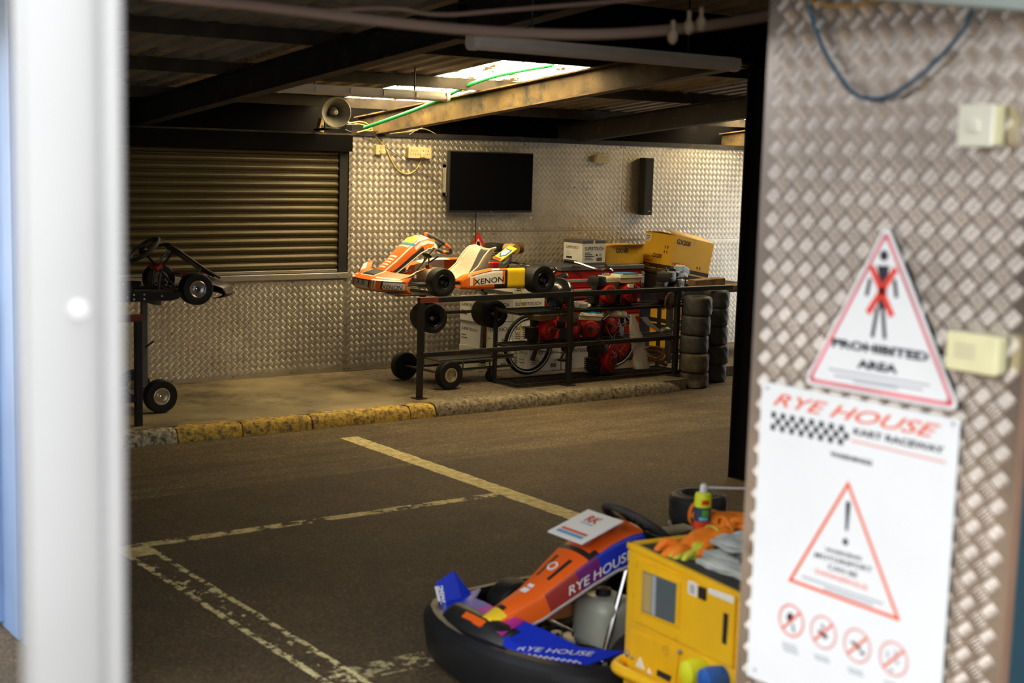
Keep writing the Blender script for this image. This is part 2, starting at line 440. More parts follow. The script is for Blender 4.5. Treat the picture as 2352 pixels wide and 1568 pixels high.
# ---- roof: corrugated sheets, skylights, purlins, beams
M_sheet = mat('dusty_roof_sheet', (.38, .34, .28), .8, var=.2, vscale=3, dirt=(.12, .10, .07), damt=.3, dscale=2)
def skylight_mat():
    m = bpy.data.materials.new('backlit_grp_skylight'); m.use_nodes = True; N = m.node_tree.nodes; L = m.node_tree.links
    b = N['Principled BSDF']; tc = N.new('ShaderNodeTexCoord')
    n = N.new('ShaderNodeTexNoise'); n.inputs['Scale'].default_value = 20; n.inputs['Detail'].default_value = 6; n.inputs['Roughness'].default_value = .8
    mp = N.new('ShaderNodeMapping'); mp.inputs['Scale'].default_value = (1, .22, 1); L.new(tc.outputs['Object'], mp.inputs[0]); L.new(mp.outputs[0], n.inputs['Vector'])
    r = N.new('ShaderNodeValToRGB'); e = r.color_ramp.elements
    e[0].position = .455; e[0].color = (.010, .006, .002, 1); e[1].position = .56; e[1].color = (1, .80, .46, 1)
    L.new(n.outputs['Fac'], r.inputs['Fac']); L.new(r.outputs['Color'], b.inputs['Emission Color']); L.new(r.outputs['Color'], b.inputs['Base Color'])
    b.inputs['Emission Strength'].default_value = SKYLIGHT; b.inputs['Roughness'].default_value = .6
    return m
M_sky = skylight_mat()
ceiling = bpy.data.objects.new('ceiling', None); COL.objects.link(ceiling); ceiling['kind'] = 'structure'
RP = .19
def roof_piece(name, x0, x1, y0, y1, m):
    prof = []; k0 = round(x0/RP); k1 = round(x1/RP)
    for k in range(k0, k1):
        X = k*RP; prof += [(X, 0), (X+.085, 0), (X+.11, .032), (X+.165, .032)]
    prof.append((k1*RP, 0)); mb = MB()
    def fn(u, v):
        i = round(u*(len(prof)-1)); Y = y0+(y1-y0)*v; x, dz = prof[i]
        return (x, Y, zbeam(Y)+.30+dz)
    mb.grid(fn, len(prof)-1, 1)
    o = part(name, mb, m, ceiling, smooth=0); md = o.modifiers.new('gauge', 'SOLIDIFY'); md.thickness = .004; md.offset = 1
    return o
for k in range(8, 70, 5):  # overhang past the sign wall is added to block sky light
    x0, x1 = k*RP, (k+5)*RP
    strip = k in (33,) or k in (58,)
    if strip:
        if k == 33:
            roof_piece('skylight', x0+RP, x1+RP, 8.5, 11.98, M_sky)
            roof_piece('roof_sheet', x0, x0+RP, 1.2, 12.0, M_sheet); roof_piece('roof_sheet', x0+RP, x1+RP, 1.2, 8.5, M_sheet)
        else:
            roof_piece('skylight', x0+RP, x1, 9.4, 11.98, M_sky); roof_piece('roof_sheet', x0+RP, x1, 1.2, 9.4, M_sheet)
            roof_piece('roof_sheet', x0, x0+RP, 1.2, 12.0, M_sheet)
    else:
        roof_piece('roof_sheet', x0+(RP if k == 38 else 0), x1, 1.2, 12.0, M_sheet)
# steel I beams running down the slope
M_gold = mat('rusted_beam_steel_lit', (.14, .088, .026), .7, var=.5, vscale=5, dirt=(.03, .025, .018), damt=.5, dscale=4, bump=.25, bscale=40)  # rust, with the skylight's golden light also put into the base colour
def ibeam(name, X, Y0, Y1, m, w=.10, h=.20):
    mb = MB()
    for (x0, x1, z0, z1) in ((-w/2, w/2, 0, .012), (-w/2, w/2, h-.012, h), (-.005, .005, .012, h-.012)):
        vs = [(X+x, Y, zbeam(Y)+z) for Y in (Y0, Y1) for x, z in ((x0, z0), (x1, z0), (x1, z1), (x0, z1))]
        mb.add(vs, [(0, 1, 2, 3), (7, 6, 5, 4), (0, 4, 5, 1), (1, 5, 6, 2), (2, 6, 7, 3), (3, 7, 4, 0)])
    return struct(name, mb, m, smooth=0)
ibeam('roof_beam', 4.60, 2.9, 11.95, M_rustb, .12)  # black base also holds the shade on the face away from the skylights
ibeam('roof_beam', 6.93, 6.9, 11.95, M_gold, .11)
ibeam('roof_beam', 9.35, 6.9, 11.95, M_rustb)
ibeam('roof_beam', 11.75, 6.9, 11.95, M_gold)
M_tim = mat('dark_purlin', (.035, .026, .016), .8, var=.4, vscale=7, bump=.2, bscale=40)
for Y in (11.34, 9.87, 8.40, 5.4, 3.9, 2.4):
    z = zbeam(Y)+.20; mb = MB(); mb.lohi((1.5, Y, z+.002), (13.2, Y+.07, z+.098-.007)); struct('purlin', mb, M_tim, smooth=0)
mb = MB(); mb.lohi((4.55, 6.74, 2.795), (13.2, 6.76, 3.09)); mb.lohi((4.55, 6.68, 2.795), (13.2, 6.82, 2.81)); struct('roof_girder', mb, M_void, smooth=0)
# stanchion under the girder
mb = MB()
for d in (-.09, .09): mb.lohi((7.0-.06, 6.75+d-.006, 0), (7.0+.06, 6.75+d+.006, 2.795))
mb.lohi((6.995, 6.66, 0), (7.005, 6.84, 2.795))
struct('stanchion', mb, M_dark, smooth=0)

# ---- the tread-plate wall that carries the signs
mb = MB(); mb.lohi((XS+.004, 1.785, 0), (XS+.10, 2.594, 3.3))
wall_sign = struct('wall_sign', mb, M_alu_near, smooth=0)
mb = MB(); mb.lohi((XS, 1.785, 0), (XS+.004, 2.596, 3.3)); sh = part('tread_sheet', mb, M_alu_near, wall_sign, smooth=0)
lugs('tread_lugs', sh, (XS, 0, 0), (0, -1, 0), (0, 0, 1), (-1, 0, 0), (-2.594, 0), (-1.785, 3.3), M_alu_near)
M_brown = mat('brown_primer', (.30, .17, .11), .6, var=.15)
mb = MB(); mb.lohi((XS-.012, 1.752, 0), (XS+.10, 1.785, 3.3)); struct('trim_2', mb, M_brown, smooth=0)
M_teal = mat('dark_teal_paint', (.012, .05, .075), .4)
mb = MB(); mb.lohi((XS-.035, 1.60, 0), (XS+.10, 1.752, 3.3)); struct('door_1', mb, M_teal, bevel=.004)
mb = MB(); mb.lohi((XS, -5, 0), (XS+.1, 1.60, 3.3)); wss = struct('wall_sign_side', mb, M_alu_near, smooth=0)
lugs('tread_lugs', wss, (XS, 0, 0), (0, -1, 0), (0, 0, 1), (-1, 0, 0), (-1.60, 0), (-.10, 3.3), M_alu_near)

# ---- outside, unseen: ground apron added for bounce, dark wall added to block sky light
M_apron = mat('brown_bounce_apron', (.17, .125, .085), .85, var=.12, vscale=2)
mb = MB(); mb.lohi((-4.6, -7, .0005), (1.55, 13, .004)); struct('ground_bounce_apron', mb, M_apron, smooth=0)
M_opp = mat('dark_blocker_opposite', (.05, .037, .028), .9, var=.25, vscale=6)
mb = MB(); mb.lohi((-5.2, -7, 0), (-4.7, 13, 3.6)); struct('wall_opposite_blocker', mb, M_opp, smooth=0)

M_blocker = mat('brown_blocker_board', (.06, .042, .028), .8, var=.2)
mb = MB(); mb.lohi((1.50, 1.2, 2.66), (1.54, 6.7, 3.62)); struct('trim_light_blocker', mb, M_blocker, smooth=0)  # unseen board added to shade the upper sign wall and the interior

# ================================================================ near things: gate post, signs, sockets, cables
M_white = mat('white_sign_face', (.86, .87, .88), .35, var=.03, vscale=3)
M_red = mat('sign_red', (.80, .05, .03), .4)
M_pink = mat('sign_faded_red', (.78, .12, .16), .4, var=.35, vscale=5)
M_orangered = mat('sign_orange_red', (.86, .10, .015), .4)
M_ink = mat('ink_navy_black', (.012, .014, .030), .4)
M_inkg = mat('ink_grey', (.42, .44, .48), .5)
M_inkr = mat('ink_pale_red', (.80, .28, .24), .5)
M_black = mat('black_plastic', (.012, .012, .013), .45)
M_ivory = mat('yellowed_plastic', (.78, .72, .42), .45, var=.06)
M_ivory2 = mat('pale_plastic', (.82, .80, .66), .45, var=.05)
M_hole = mat('socket_slot', (.05, .04, .03), .6)
M_steel = mat('zinc_steel', (.55, .56, .58), .3, .9)
NX = Vector((-1, 0, 0))

def strokes(parent, name, lines, X, w, m, lift=.0006):
    """flat painted strokes on the plane x = X; lines of pixel points, w in metres"""
    mb = MB()
    for ln in lines:
        P = [onx(a, b, X) for a, b in ln]
        for A, B in zip(P, P[1:]):
            d = (B-A).normalized(); q = d.cross(NX).normalized()*(w/2)
            o = NX*lift; mb.add([A-q+o, B-q+o, B+q+o, A+q+o], [(0, 1, 2, 3)])
    inv = parent.matrix_basis.inverted(); mb.xf(inv)
    return part(name, mb, m, parent, smooth=0)
def ring2(parent, name, c, r0, r1, m, X, lift=.0006, n=36):
    mb = MB(); vs = []
    for i in range(n):
        a = 2*PI*i/n; q = Vector((0, -math.cos(a), math.sin(a)))
        vs += [Vector(c)+q*r0+NX*lift, Vector(c)+q*r1+NX*lift]
    fs = [(2*i, 2*i+1, (2*i+3) % (2*n), (2*i+2) % (2*n)) for i in range(n)]
    mb.add(vs, fs); mb.xf(parent.matrix_basis.inverted()); return part(name, mb, m, parent, smooth=0)
def poly2(parent, name, pix, m, X, lift=.0006):
    return decal(parent, name, [onx(a, b, X) for a, b in pix], m, NX, lift)
def tri_ring(parent, name, pix, w, m, X, lift=.0006):
    P = [onx(a, b, X) for a, b in pix]; c = (P[0]+P[1]+P[2])/3; Q = []
    for p in P: Q.append(p+(c-p).normalized()*w*2.0)
    mb = MB(); o = NX*lift
    mb.add([p+o for p in P]+[q+o for q in Q], [(0, 1, 4, 3), (1, 2, 5, 4), (2, 0, 3, 5)]); mb.xf(parent.matrix_basis.inverted())
    return part(name, mb, m, parent, smooth=0)
def T(parent, s, a, b, hpx, m, X, **k):
    A, B = onx(*a, X), onx(*b, X); depth = (A-CAM).dot(FW)
    return text(parent, s, A, B, hpx*depth/FPX, m, up=(0, 0, 1), **k)

# ---- house-rules warning board
XB = XS-.008
bd = thing('warning_board', 'tall white warning board with red triangle and four prohibition symbols on tread plate', 'sign', (XB, 2.244, .797))
mb = MB(); mb.lohi((0, -.305, 0), (.004, .305, .794)); part('board', mb, M_white, bd, bevel=.001)
def z2(x, y): return (1680+x/2.214, 860+y/2.214)
T(bd, 'RYE HOUSE', z2(212, 152), z2(1062, 328), 29, M_orangered, XB, shear=.45, bold=.005)
T(bd, 'KART RACEWAY', z2(622, 302), z2(1082, 402), 15, M_ink, XB, bold=.03)
mb = MB(); A, B, C_ = onx(*z2(205, 182), XB), onx(*z2(600, 262), XB), None
for i in range(16):
    for j in range(3):
        if (i+j) % 2 == 0:
            w = (A.y-B.y)/16; y = A.y-i*w; z = A.z-.002+(B.z-A.z)*(i/16)-j*w
            mb.add([(XB-.0006, y, z), (XB-.0006, y-w, z), (XB-.0006, y-w, z-w), (XB-.0006, y, z-w)], [(0, 1, 2, 3)])
mb.xf(bd.matrix_basis.inverted()); part('chequered_strip', mb, M_ink, bd, smooth=0)
strokes(bd, 'underline', [[z2(612, 335), z2(1090, 447)]], XB, .004, M_inkr)
T(bd, 'WARNINGS', z2(503, 412), z2(716, 463), 11, M_ink, XB, bold=.03)
tri_ring(bd, 'red_triangle', [z2(595, 538), z2(288, 1048), z2(860, 1255)], .0085, M_orangered, XB)
poly2(bd, 'exclamation_bar', [z2(583, 650), z2(595, 640), z2(607, 655), z2(592, 795), z2(580, 790)], M_ink, XB)
c = onx(*z2(580, 850), XB); ring2(bd, 'exclamation_dot', c, .0001, .0085, M_ink, XB)
T(bd, 'WARNING', z2(478, 897), z2(662, 947), 10, M_ink, XB, bold=.01)
T(bd, 'MOTORSPORT', z2(425, 925), z2(716, 1005), 11, M_ink, XB, bold=.01)
T(bd, 'CAN BE', z2(492, 985), z2(640, 1032), 11, M_ink, XB, bold=.01)
T(bd, 'DANGEROUS', z2(430, 1008), z2(692, 1097), 11, M_orangered, XB)
strokes(bd, 'small_print', [[z2(360, 1025), z2(770, 1165)], [z2(470, 1085), z2(720, 1172)]], XB, .005, M_inkg)
for k, (cx_, cy_) in enumerate([(305, 1250), (468, 1310), (640, 1378), (825, 1445)]):
    c = onx(*z2(cx_, cy_), XB)
    ring2(bd, 'prohibition_ring', c, .038, .0425, M_inkr if k else M_orangered, XB, .0009)
    mb = MB(); d = Vector((0, -.70, .71)); q = Vector((0, .71, .70))*.0028
    mb.add([c+NX*.0012+d*.040+q, c+NX*.0012-d*.040+q, c+NX*.0012-d*.040-q, c+NX*.0012+d*.040-q], [(0, 1, 2, 3)]); mb.xf(bd.matrix_basis.inverted())
    part('prohibition_slash', mb, M_orangered, bd, smooth=0)
    def q2(dx, dz): return c+Vector((0, -dx, dz))*.001
    SH = [[[(-16, 8), (-8, 20), (4, 18), (6, 4), (-2, -4), (-14, -2)], [(2, -4), (8, -8), (14, -28), (8, -28)]],
          [[(-20, -2), (-4, -10), (8, -16), (16, -6), (6, -2), (-10, 4)], [(-8, 14), (0, 8), (2, 12), (-4, 22)]],
          [[(-24, 4), (-8, 8), (4, 2), (14, -4), (6, -10), (-6, -2)], [(10, -12), (24, -8), (22, -18), (12, -18)]],
          [[(-22, 12), (-16, 14), (-14, -4), (-20, -2)], [(2, 22), (8, 22), (6, 10), (2, 10)], [(6, -2), (14, 2), (14, -12), (8, -10)], [(-10, -26), (2, -26), (0, -34), (-10, -34)]]][k]
    for s_ in SH: decal(bd, 'pictogram', [q2(*p) for p in s_], M_ink if k < 3 else M_inkg, NX, .0007)
    strokes(bd, 'caption', [[z2(cx_-48+r*4, cy_+112+r*17), z2(cx_+28+r*4, cy_+138+r*17)] for r in range(3 if k == 0 else 2)], XB, .004, M_inkg)
mb = MB()
for (x, y) in [(185, 68), (1130, 250), (120, 1500)]:
    p = onx(*z2(x, y), XB); mb.cyl(p+NX*.002, p, .004, n=10)
mb.xf(bd.matrix_basis.inverted()); part('fixing_screws', mb, M_steel, bd, kind='stuff')

# ---- prohibited-area triangle
XT = XS-.013
def z1(x, y): return (1680+x/3.135, 480+y/3.135)
P3 = [onx(2037, 512, XT), onx(1845, 880, XT), onx(2205, 945, XT)]
ts = thing('prohibited_area_sign', 'triangular white prohibited area sign with red edge line, above the warning board', 'sign', (XT, P3[0].y, P3[1].z))
def rounded(P, r, n=5):
    out = []
    for i in range(len(P)):
        p, a, b = P[i], P[i-1], P[(i+1) % len(P)]; u, v = (a-p).normalized(), (b-p).normalized()
        for k in range(n+1):
            t = k/n; out.append((p+u*r).lerp(p, t).lerp(p.lerp(p+v*r, t), t))
    return out
inv = ts.matrix_basis.inverted(); R_ = rounded(P3, .03)
mb = MB(); n = len(R_); mb.add([inv @ p for p in R_]+[inv @ (p-NX*.003) for p in R_], [tuple(range(n)), tuple(range(n, 2*n))]+[(i, (i+1) % n, n+(i+1) % n, n+i) for i in range(n)])
part('plate', mb, M_white, ts, smooth=0)
cc = (P3[0]+P3[1]+P3[2])/3
O_ = rounded([p+(cc-p)*.055 for p in P3], .02); I_ = rounded([p+(cc-p)*.118 for p in P3], .016)
mb = MB(); mb.add([inv @ (p+NX*.0006) for p in O_]+[inv @ (p+NX*.0006) for p in I_], [(i, (i+1) % n, n+(i+1) % n, n+i) for i in range(n)])
part('red_border', mb, M_pink, ts, smooth=0)
c = onx(*z1(1100, 335), XT); ring2(ts, 'figure_head', c, .0001, .0125, M_ink, XT)
poly2(ts, 'figure_torso', [z1(1050, 405), z1(1138, 408), z1(1122, 560), z1(1110, 720), z1(1055, 715), z1(1070, 560)], M_ink, XT)
strokes(ts, 'figure_limb', [[z1(1000, 500), z1(975, 622)], [z1(1175, 508), z1(1190, 638)], [z1(1052, 712), z1(1015, 922)], [z1(1090, 712), z1(1105, 935)]], XT, .0105, M_ink, .0007)
strokes(ts, 'red_cross', [[z1(1010, 412), z1(1158, 772)], [z1(1187, 428), z1(983, 748)]], XT, .016, M_red, .0011)
T(ts, 'PROHIBITED', z1(725, 985), z1(1420, 1095), 19, M_ink, XT, bold=.045)
T(ts, 'AREA', z1(905, 1137), z1(1197, 1183), 19, M_ink, XT, bold=.045)
strokes(ts, 'small_print', [[z1(700, 1150), z1(1430, 1268)], [z1(740, 1195), z1(1380, 1300)], [z1(880, 1240), z1(1200, 1290)]], XT, .0045, M_inkg)
mb = MB()
for (x, y) in [(1105, 195), (575, 1200), (1562, 1380)]:
    p = onx(*z1(x, y), XT); mb.cyl(p+NX*.002, p, .004, n=10)
mb.xf(inv); part('fixing_screws', mb, M_steel, ts, kind='stuff')

# ---- switch and junction box on the sign wall
sw = thing('light_switch', 'pale square surface-mounted light switch high on tread-plate wall', 'switch', (XS-.002, onx(2240, 300, XS-.05).y, onx(2237, 337, XS-.05).z))
mb = MB(); mb.lohi((-.042, -.042, .003), (0, .045, .090)); part('back_box', mb, M_ivory, sw, bevel=.004)
mb = MB(); mb.lohi((-.050, -.044, 0), (-.040, .046, .092)); part('face_plate', mb, M_ivory2, sw, bevel=.003)
mb = MB(); mb.lohi((-.055, -.012, .032), (-.049, .014, .058)); part('rocker', mb, M_ivory2, sw, bevel=.002)
jb = thing('junction_box', 'yellowed plastic junction box beside the triangular sign', 'socket', (XS-.002, onx(2233, 800, XS-.046).y, onx(2200, 850, XS-.046).z))
mb = MB(); mb.lohi((-.04, -.062, 0), (0, .066, .082)); part('back_box', mb, M_ivory, jb, bevel=.005)
mb = MB(); mb.lohi((-.046, -.064, -.001), (-.039, .068, .084)); fp = part('cover', mb, M_ivory, jb, bevel=.003)
mb = MB()
for r in range(3): mb.lohi((-.0468, -.01, .03+r*.012), (-.0458, .045, .036+r*.012))
part('label_print', mb, mat('faded_print', (.55, .50, .34), .6), jb, smooth=0)

# ---- cables and trunking on the sign wall
def cable(name, label, pts, r, m, cat='cable', group=None, sm=3, n=8):
    P = [Vector(p) for p in pts]; o = P[0].copy(); mb = MB(); mb.tube([p-o for p in P], r, n, smooth=sm)
    ob = part(name, mb, m); ob.location = o
    return tag(ob, label, cat, group)
XC = XS-.02
cable('blue_cable', 'blue cable hanging in a deep loop on tread-plate wall', [onx(*p, XC) for p in [(1838, -60), (1858, 20), (1885, 100), (1920, 165), (1955, 215), (1998, 231), (2045, 222), (2110, 180), (2180, 110), (2225, 55), (2240, -20), (2243, -80)]], .0052, mat('blue_pvc', (.012, .075, .13), .45))
cable('orange_cable', 'thin orange cable sagging along the top of the sign wall', [onx(*p, XC) for p in [(1790, -30), (1840, 2), (1900, 14), (1960, 14), (2010, 4), (2070, -25)]], .0035, mat('orange_pvc', (.45, .24, .03), .5))
A, B = onx(2030, -22, XS-.03), onx(2420, 8, XS-.03)
tk = thing('cable_trunking', 'pale teal strip of cable trunking at the top of the sign wall', 'trunking', A)
mb = MB(); d = (B-A); mb.box(d/2, (.04, d.length, .045), RX(math.atan2(-d.z, -d.y) if d.y > 0 else -math.atan2(d.z, -d.y))); part('channel', mb, mat('pale_teal_plastic', (.42, .52, .50), .5), tk, bevel=.004)
mb = MB(); mb.box(d/2+Vector((-.022, 0, 0)), (.006, d.length, .036), RX(-math.atan2(d.z, -d.y))); part('lid', mb, mat('pale_teal_lid', (.50, .58, .55), .5), tk)

# ---- aluminium gate post close to the camera
gp = thing('gate_post', 'pale aluminium gate post with rounded lip, out of focus by the opening', 'post', (.455, 1.45, 0))
M_post = mat('brushed_pale_aluminium', (.42, .415, .41), .45, .2, var=.06, vscale=2.0)
mb = MB(); mb.lohi((0, 0, 0), (.080, .035, 3.2)); part('channel', mb, M_post, gp, bevel=.004, seg=2)
mb = MB(); mb.lohi((.078, -.012, 0), (.100, .035, 3.2)); part('lip', mb, M_post, gp, bevel=.006, seg=3)
mb = MB(); mb.lathe([(.0001, -.006), (.006, -.005), (.0085, -.001), (.0085, .001)], ony(180, 712, 1.45)-Vector((.455, 1.45, 0)), (0, 1, 0), 14); part('rivet', mb, mat('white_cap', (.9, .9, .9), .3), gp)

# ================================================================ fixtures on the back wall and under the roof
# ---- roller shutter
sx0, sx1 = 1.97, 6.525
rs = thing('roller_shutter', 'closed steel roller shutter of curved horizontal slats in the back wall', 'shutter', (sx0, YW+.035, 1.04))
M_slat = mat('shutter_galvanised', (.085, .068, .034), .45, .5, var=.12, vscale=2)
pitch = .0735; L_ = sx1-sx0
prof = [(0, .0), (-.004, .004), (-.004, .009), (.004, .013), (-.006, .022), (-.014, .034), (-.016, .044), (-.012, .056), (-.002, .066), (.003, .0735)]
mb = MB(); mb.grid(lambda u, v: (L_*u, prof[round(v*9)][0], prof[round(v*9)][1]), 1, 9)
s0 = part('slat', mb, M_slat, rs, smooth=50); s0.location = (0, 0, .025)
for k in range(1, 15):
    o = s0.copy(); COL.objects.link(o); o.location = (0, (k % 3)*.0012, .025+k*pitch)
mb = MB(); mb.lohi((0, -.012, 0), (L_, .01, .026)); part('bottom_rail', mb, mat('shutter_rail', (.36, .34, .29), .4, .7), rs, bevel=.003)
mb = MB(); mb.lohi((L_-.01, -.03, -.02), (L_+.075, .014, 1.13)); part('guide_channel', mb, M_dark, rs)
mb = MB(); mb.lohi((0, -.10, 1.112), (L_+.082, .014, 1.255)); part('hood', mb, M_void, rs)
M_sill = mat('steel_sill', (.42, .40, .35), .4, .7, var=.1, vscale=4)
mb = MB(); mb.lohi((1.97, YW-.028, .985), (6.605, YW+.03, 1.036)); sl = struct('trim_3', mb, M_sill, bevel=.003)
mb = MB()
for x in (3.0, 4.4, 5.2, 6.5): mb.lathe([(.0001, -.008), (.008, -.006), (.011, 0)], (x, YW-.028, 1.01), (0, 1, 0), 8)
part('sill_bolts', mb, mat('brass_bolt', (.5, .42, .2), .4, .8), sl)

# ---- television
YT = YW-.085
c0, c1 = ony(1030, 488, YT), ony(1226, 352, YT)
tv = thing('television', 'flat black wall-mounted television above the kart', 'television', (c0.x, YT, c0.z))
w_, h_ = c1.x-c0.x, c1.z-c0.z
mb = MB(); mb.lohi((0, 0, 0), (w_, .045, h_)); part('casing', mb, M_black, tv, bevel=.004)
mb = MB(); mb.lohi((.012, -.002, .022), (w_-.012, .001, h_-.012)); part('screen', mb, mat('tv_screen', (.004, .004, .005), .12, spec=.6), tv, smooth=0)
mb = MB(); mb.lohi((w_/2-.012, -.003, .008), (w_/2+.012, .0, .013)); part('badge', mb, M_steel, tv, smooth=0)
mb = MB(); mb.lohi((-.024, .05, .16), (-.002, .078, .46)); mb.lohi((-.024, .05, .16), (w_*.6, .078, .19)); mb.lohi((-.024, .05, .43), (w_*.6, .078, .46)); part('wall_bracket', mb, mat('bracket_grey', (.5, .47, .38), .5, .4), tv)
# ---- tall speaker
YP = YW-.11
a, b = ony(1478, 494, YP), ony(1503, 363, YP)
sp = thing('wall_speaker', 'slim tall black speaker on the tread-plate wall above the boxes', 'speaker', (a.x, YP, a.z))
w_, h_ = b.x-a.x, b.z-a.z
mb = MB(); mb.lohi((0, 0, 0), (w_, .10, h_)); part('cabinet', mb, M_black, sp, bevel=.006)
mb = MB(); mb.lohi((.008, -.004, .012), (w_-.008, .001, h_-.012)); part('grille', mb, mat('speaker_cloth', (.008, .008, .009), .9, bump=.4, bscale=400), sp)
mb = MB(); mb.lohi((w_*.45, -.006, .04), (w_*.78, -.003, .046)); part('badge', mb, M_steel, sp, smooth=0)
mb = MB(); mb.lohi((w_*.3, .10, h_*.4), (w_*.7, .112, h_*.6)); part('bracket', mb, M_dark, sp)

# ---- electrical boxes
M_cream = mat('cream_socket', (.56, .48, .27), .45, var=.12, vscale=25, dirt=(.30, .22, .10), damt=.15, dscale=20)
def sockets(label, pa, pb, gangs, plug=None, name='wall_socket', cat='socket'):
    Y = YW-.05; a, b = ony(pa[0], pb[1], Y), ony(pb[0], pa[1], Y)
    t = thing(name, label, cat, (a.x, Y, a.z)); w, h = b.x-a.x, b.z-a.z
    mb = MB(); mb.lohi((.004, .008, .003), (w-.003, .05, h-.003)); part('back_box', mb, M_cream, t, bevel=.003)
    for g in range(gangs):
        x0, x1 = w*g/gangs+.001, w*(g+1)/gangs-.001
        mb = MB(); mb.lohi((x0, 0, 0), (x1, .010, h)); part('face_plate', mb, M_cream, t, bevel=.002)
        mb = MB()
        for k in (range(2) if gangs > 1 or w > .13 else range(1)):
            cxs = x0+(x1-x0)*(.28+.44*k if gangs > 1 or w > .13 else .5)
            mb.lohi((cxs-.003, -.001, h*.62), (cxs+.003, .001, h*.74))
            for s in (-1, 1): mb.lohi((cxs+s*.014-.004, -.001, h*.34), (cxs+s*.014+.004, .001, h*.40))
        part('socket_slots', mb, M_hole, t, smooth=0, kind='stuff')
        mb = MB(); mb.lohi(((x0+x1)/2-.006, -.004, h*.7), ((x0+x1)/2+.006, .001, h*.84)); part('rocker', mb, M_cream, t)
    if plug is not None:
        mb = MB(); mb.lohi((w*plug-.022, -.032, h*.06), (w*plug+.022, .002, h*.55)); part('plug_top', mb, M_cream, t, bevel=.006)
    return t
sockets('small cream fused spur box on tread plate left of the double sockets', (864, 333), (885, 355), 1, .66, 'spur_box', 'socket')
sockets('pair of cream double sockets with one plug fitted, left of the television', (938, 339), (992, 363), 2, .58)
sockets('lone cream double socket between television and tall speaker', (1371, 355), (1402, 375), 1)
gb = thing('control_box', 'tiny grey electronics box resting on the eaves steel above television', 'box', (*ony(1183, 319, YW-.02).xy, 2.318))
mb = MB(); mb.lohi((0, 0, 0), (.10, .08, .028)); part('case', mb, mat('pale_grey_case', (.55, .58, .62), .5), gb, bevel=.002)
mb = MB(); mb.lohi((.10, .004, .003), (.155, .076, .025)); part('connector', mb, M_dark, gb)

# ---- cables on the wall
def z4(x, y): return (800+x/5.345, 290+y/5.345)
cable('yellowed_cable', 'yellowed flex drooping from the roof past spur box to the sockets', [ony(*z4(*p), YW-.012) for p in [(285, -20), (300, 90), (420, 215), (470, 290), (530, 420), (600, 540), (720, 600), (830, 545), (895, 420)]]+[ony(*z4(905, 385), YW-.07)], .006, mat('yellowed_pvc', (.62, .48, .12), .5))
cable('purple_cable', 'thin purple-grey cable running slantwise to the television', [ony(*z4(*p), YW-.018) for p in [(-40, 40), (150, 110), (400, 215), (550, 320), (700, 430), (850, 540), (1050, 650), (1225, 775), (1275, 800)]], .0035, mat('purple_pvc', (.14, .10, .14), .5))
cable('television_cable', 'thin black cable dropping below the television behind red triangle', [ony(*z4(*p), YW-.012) for p in [(1572, 1000), (1570, 1070), (1562, 1200), (1566, 1300), (1558, 1440), (1562, 1560)]], .004, M_black)

# ---- horn loudspeaker on the eaves
hc = ony(772, 258, 11.12); hd = Vector((-.28, -.95, -.08)).normalized()
hs = thing('horn_loudspeaker', 'round grey public-address horn under the roof by the shutter', 'speaker', hc)
M_horn = mat('horn_grey', (.30, .28, .22), .55, .2, var=.2, vscale=14, dirt=(.55, .42, .22), damt=.22, dscale=18)
mb = MB(); mb.lathe([(.035, -.20), (.045, -.15), (.06, -.10), (.085, -.05), (.115, -.012), (.130, .0), (.134, .006), (.128, .008), (.112, -.006), (.083, -.045), (.058, -.092), (.04, -.14), (.001, -.16)], (0, 0, 0), hd, 32); part('bell', mb, M_horn, hs)
mb = MB(); mb.lathe([(.0001, .0), (.014, -.002), (.022, -.012), (.024, -.04), (.04, -.10)], (0, 0, 0), hd, 20); cp = part('centre_cap', mb, M_horn, hs)
mb = MB(); mb.lathe([(.010, .002), (.014, .003), (.018, .001), (.014, -.004)], (0, 0, 0), hd, 18, close=True); part('badge_ring', mb, mat('pale_badge', (.6, .58, .5), .5), cp)
mb = MB(); mb.cyl(-hd*.20, -hd*.31, .06, .055, 18); part('driver', mb, M_dark, hs)
mb = MB(); mb.tube([-hd*.16+Vector((-.07, 0, 0)), -hd*.16+Vector((-.07, 0, -.15)), -hd*.16+Vector((.07, 0, -.15)), -hd*.16+Vector((.07, 0, 0))], .010, 6); mb.tube([-hd*.16+Vector((0, 0, -.15)), -hd*.16+Vector((0, .32, -.165))], .012, 6); part('bracket', mb, M_dark, hs)
sb = thing('small_box', 'small yellowish wooden block tilted beside the grey horn', 'box', (*ony(738, 270, 11.60).xy, 2.385))
mb = MB(); mb.box((0, 0, 0), (.055, .06, .13), RY(.25)); part('block', mb, mat('old_pine', (.40, .28, .09), .8, var=.2), sb, bevel=.003)
mb = MB(); mb.box((.01, -.032, -.02), (.05, .004, .025), RY(.25)); part('clip', mb, M_dark, sb)
bb = thing('amplifier_box', 'small black box on the eaves right of the grey horn', 'box', (*ony(820, 297, 11.60).xy, 2.318))
mb = MB(); mb.lohi((-.075, -.03, 0), (.06, .07, .085)); part('case', mb, M_black, bb, bevel=.004)
mb = MB(); mb.lohi((-.03, -.032, .015), (.0, -.029, .02)); part('badge', mb, M_steel, bb)
for k, pts in enumerate([[(792, 280), (815, 283), (838, 288), (850, 292), (858, 300), (842, 302)], [(800, 284), (826, 278), (846, 284), (852, 296), (836, 300), (820, 304)]]):
    cable('loose_flex', ['loose yellowed flex hooked up over the black amplifier box', 'loose yellowed flex curling below the green hose end'][k], [ony(*p, 11.55-.05*k) for p in pts], .006, MATS['yellowed_pvc'], group='loose flex by the horn')
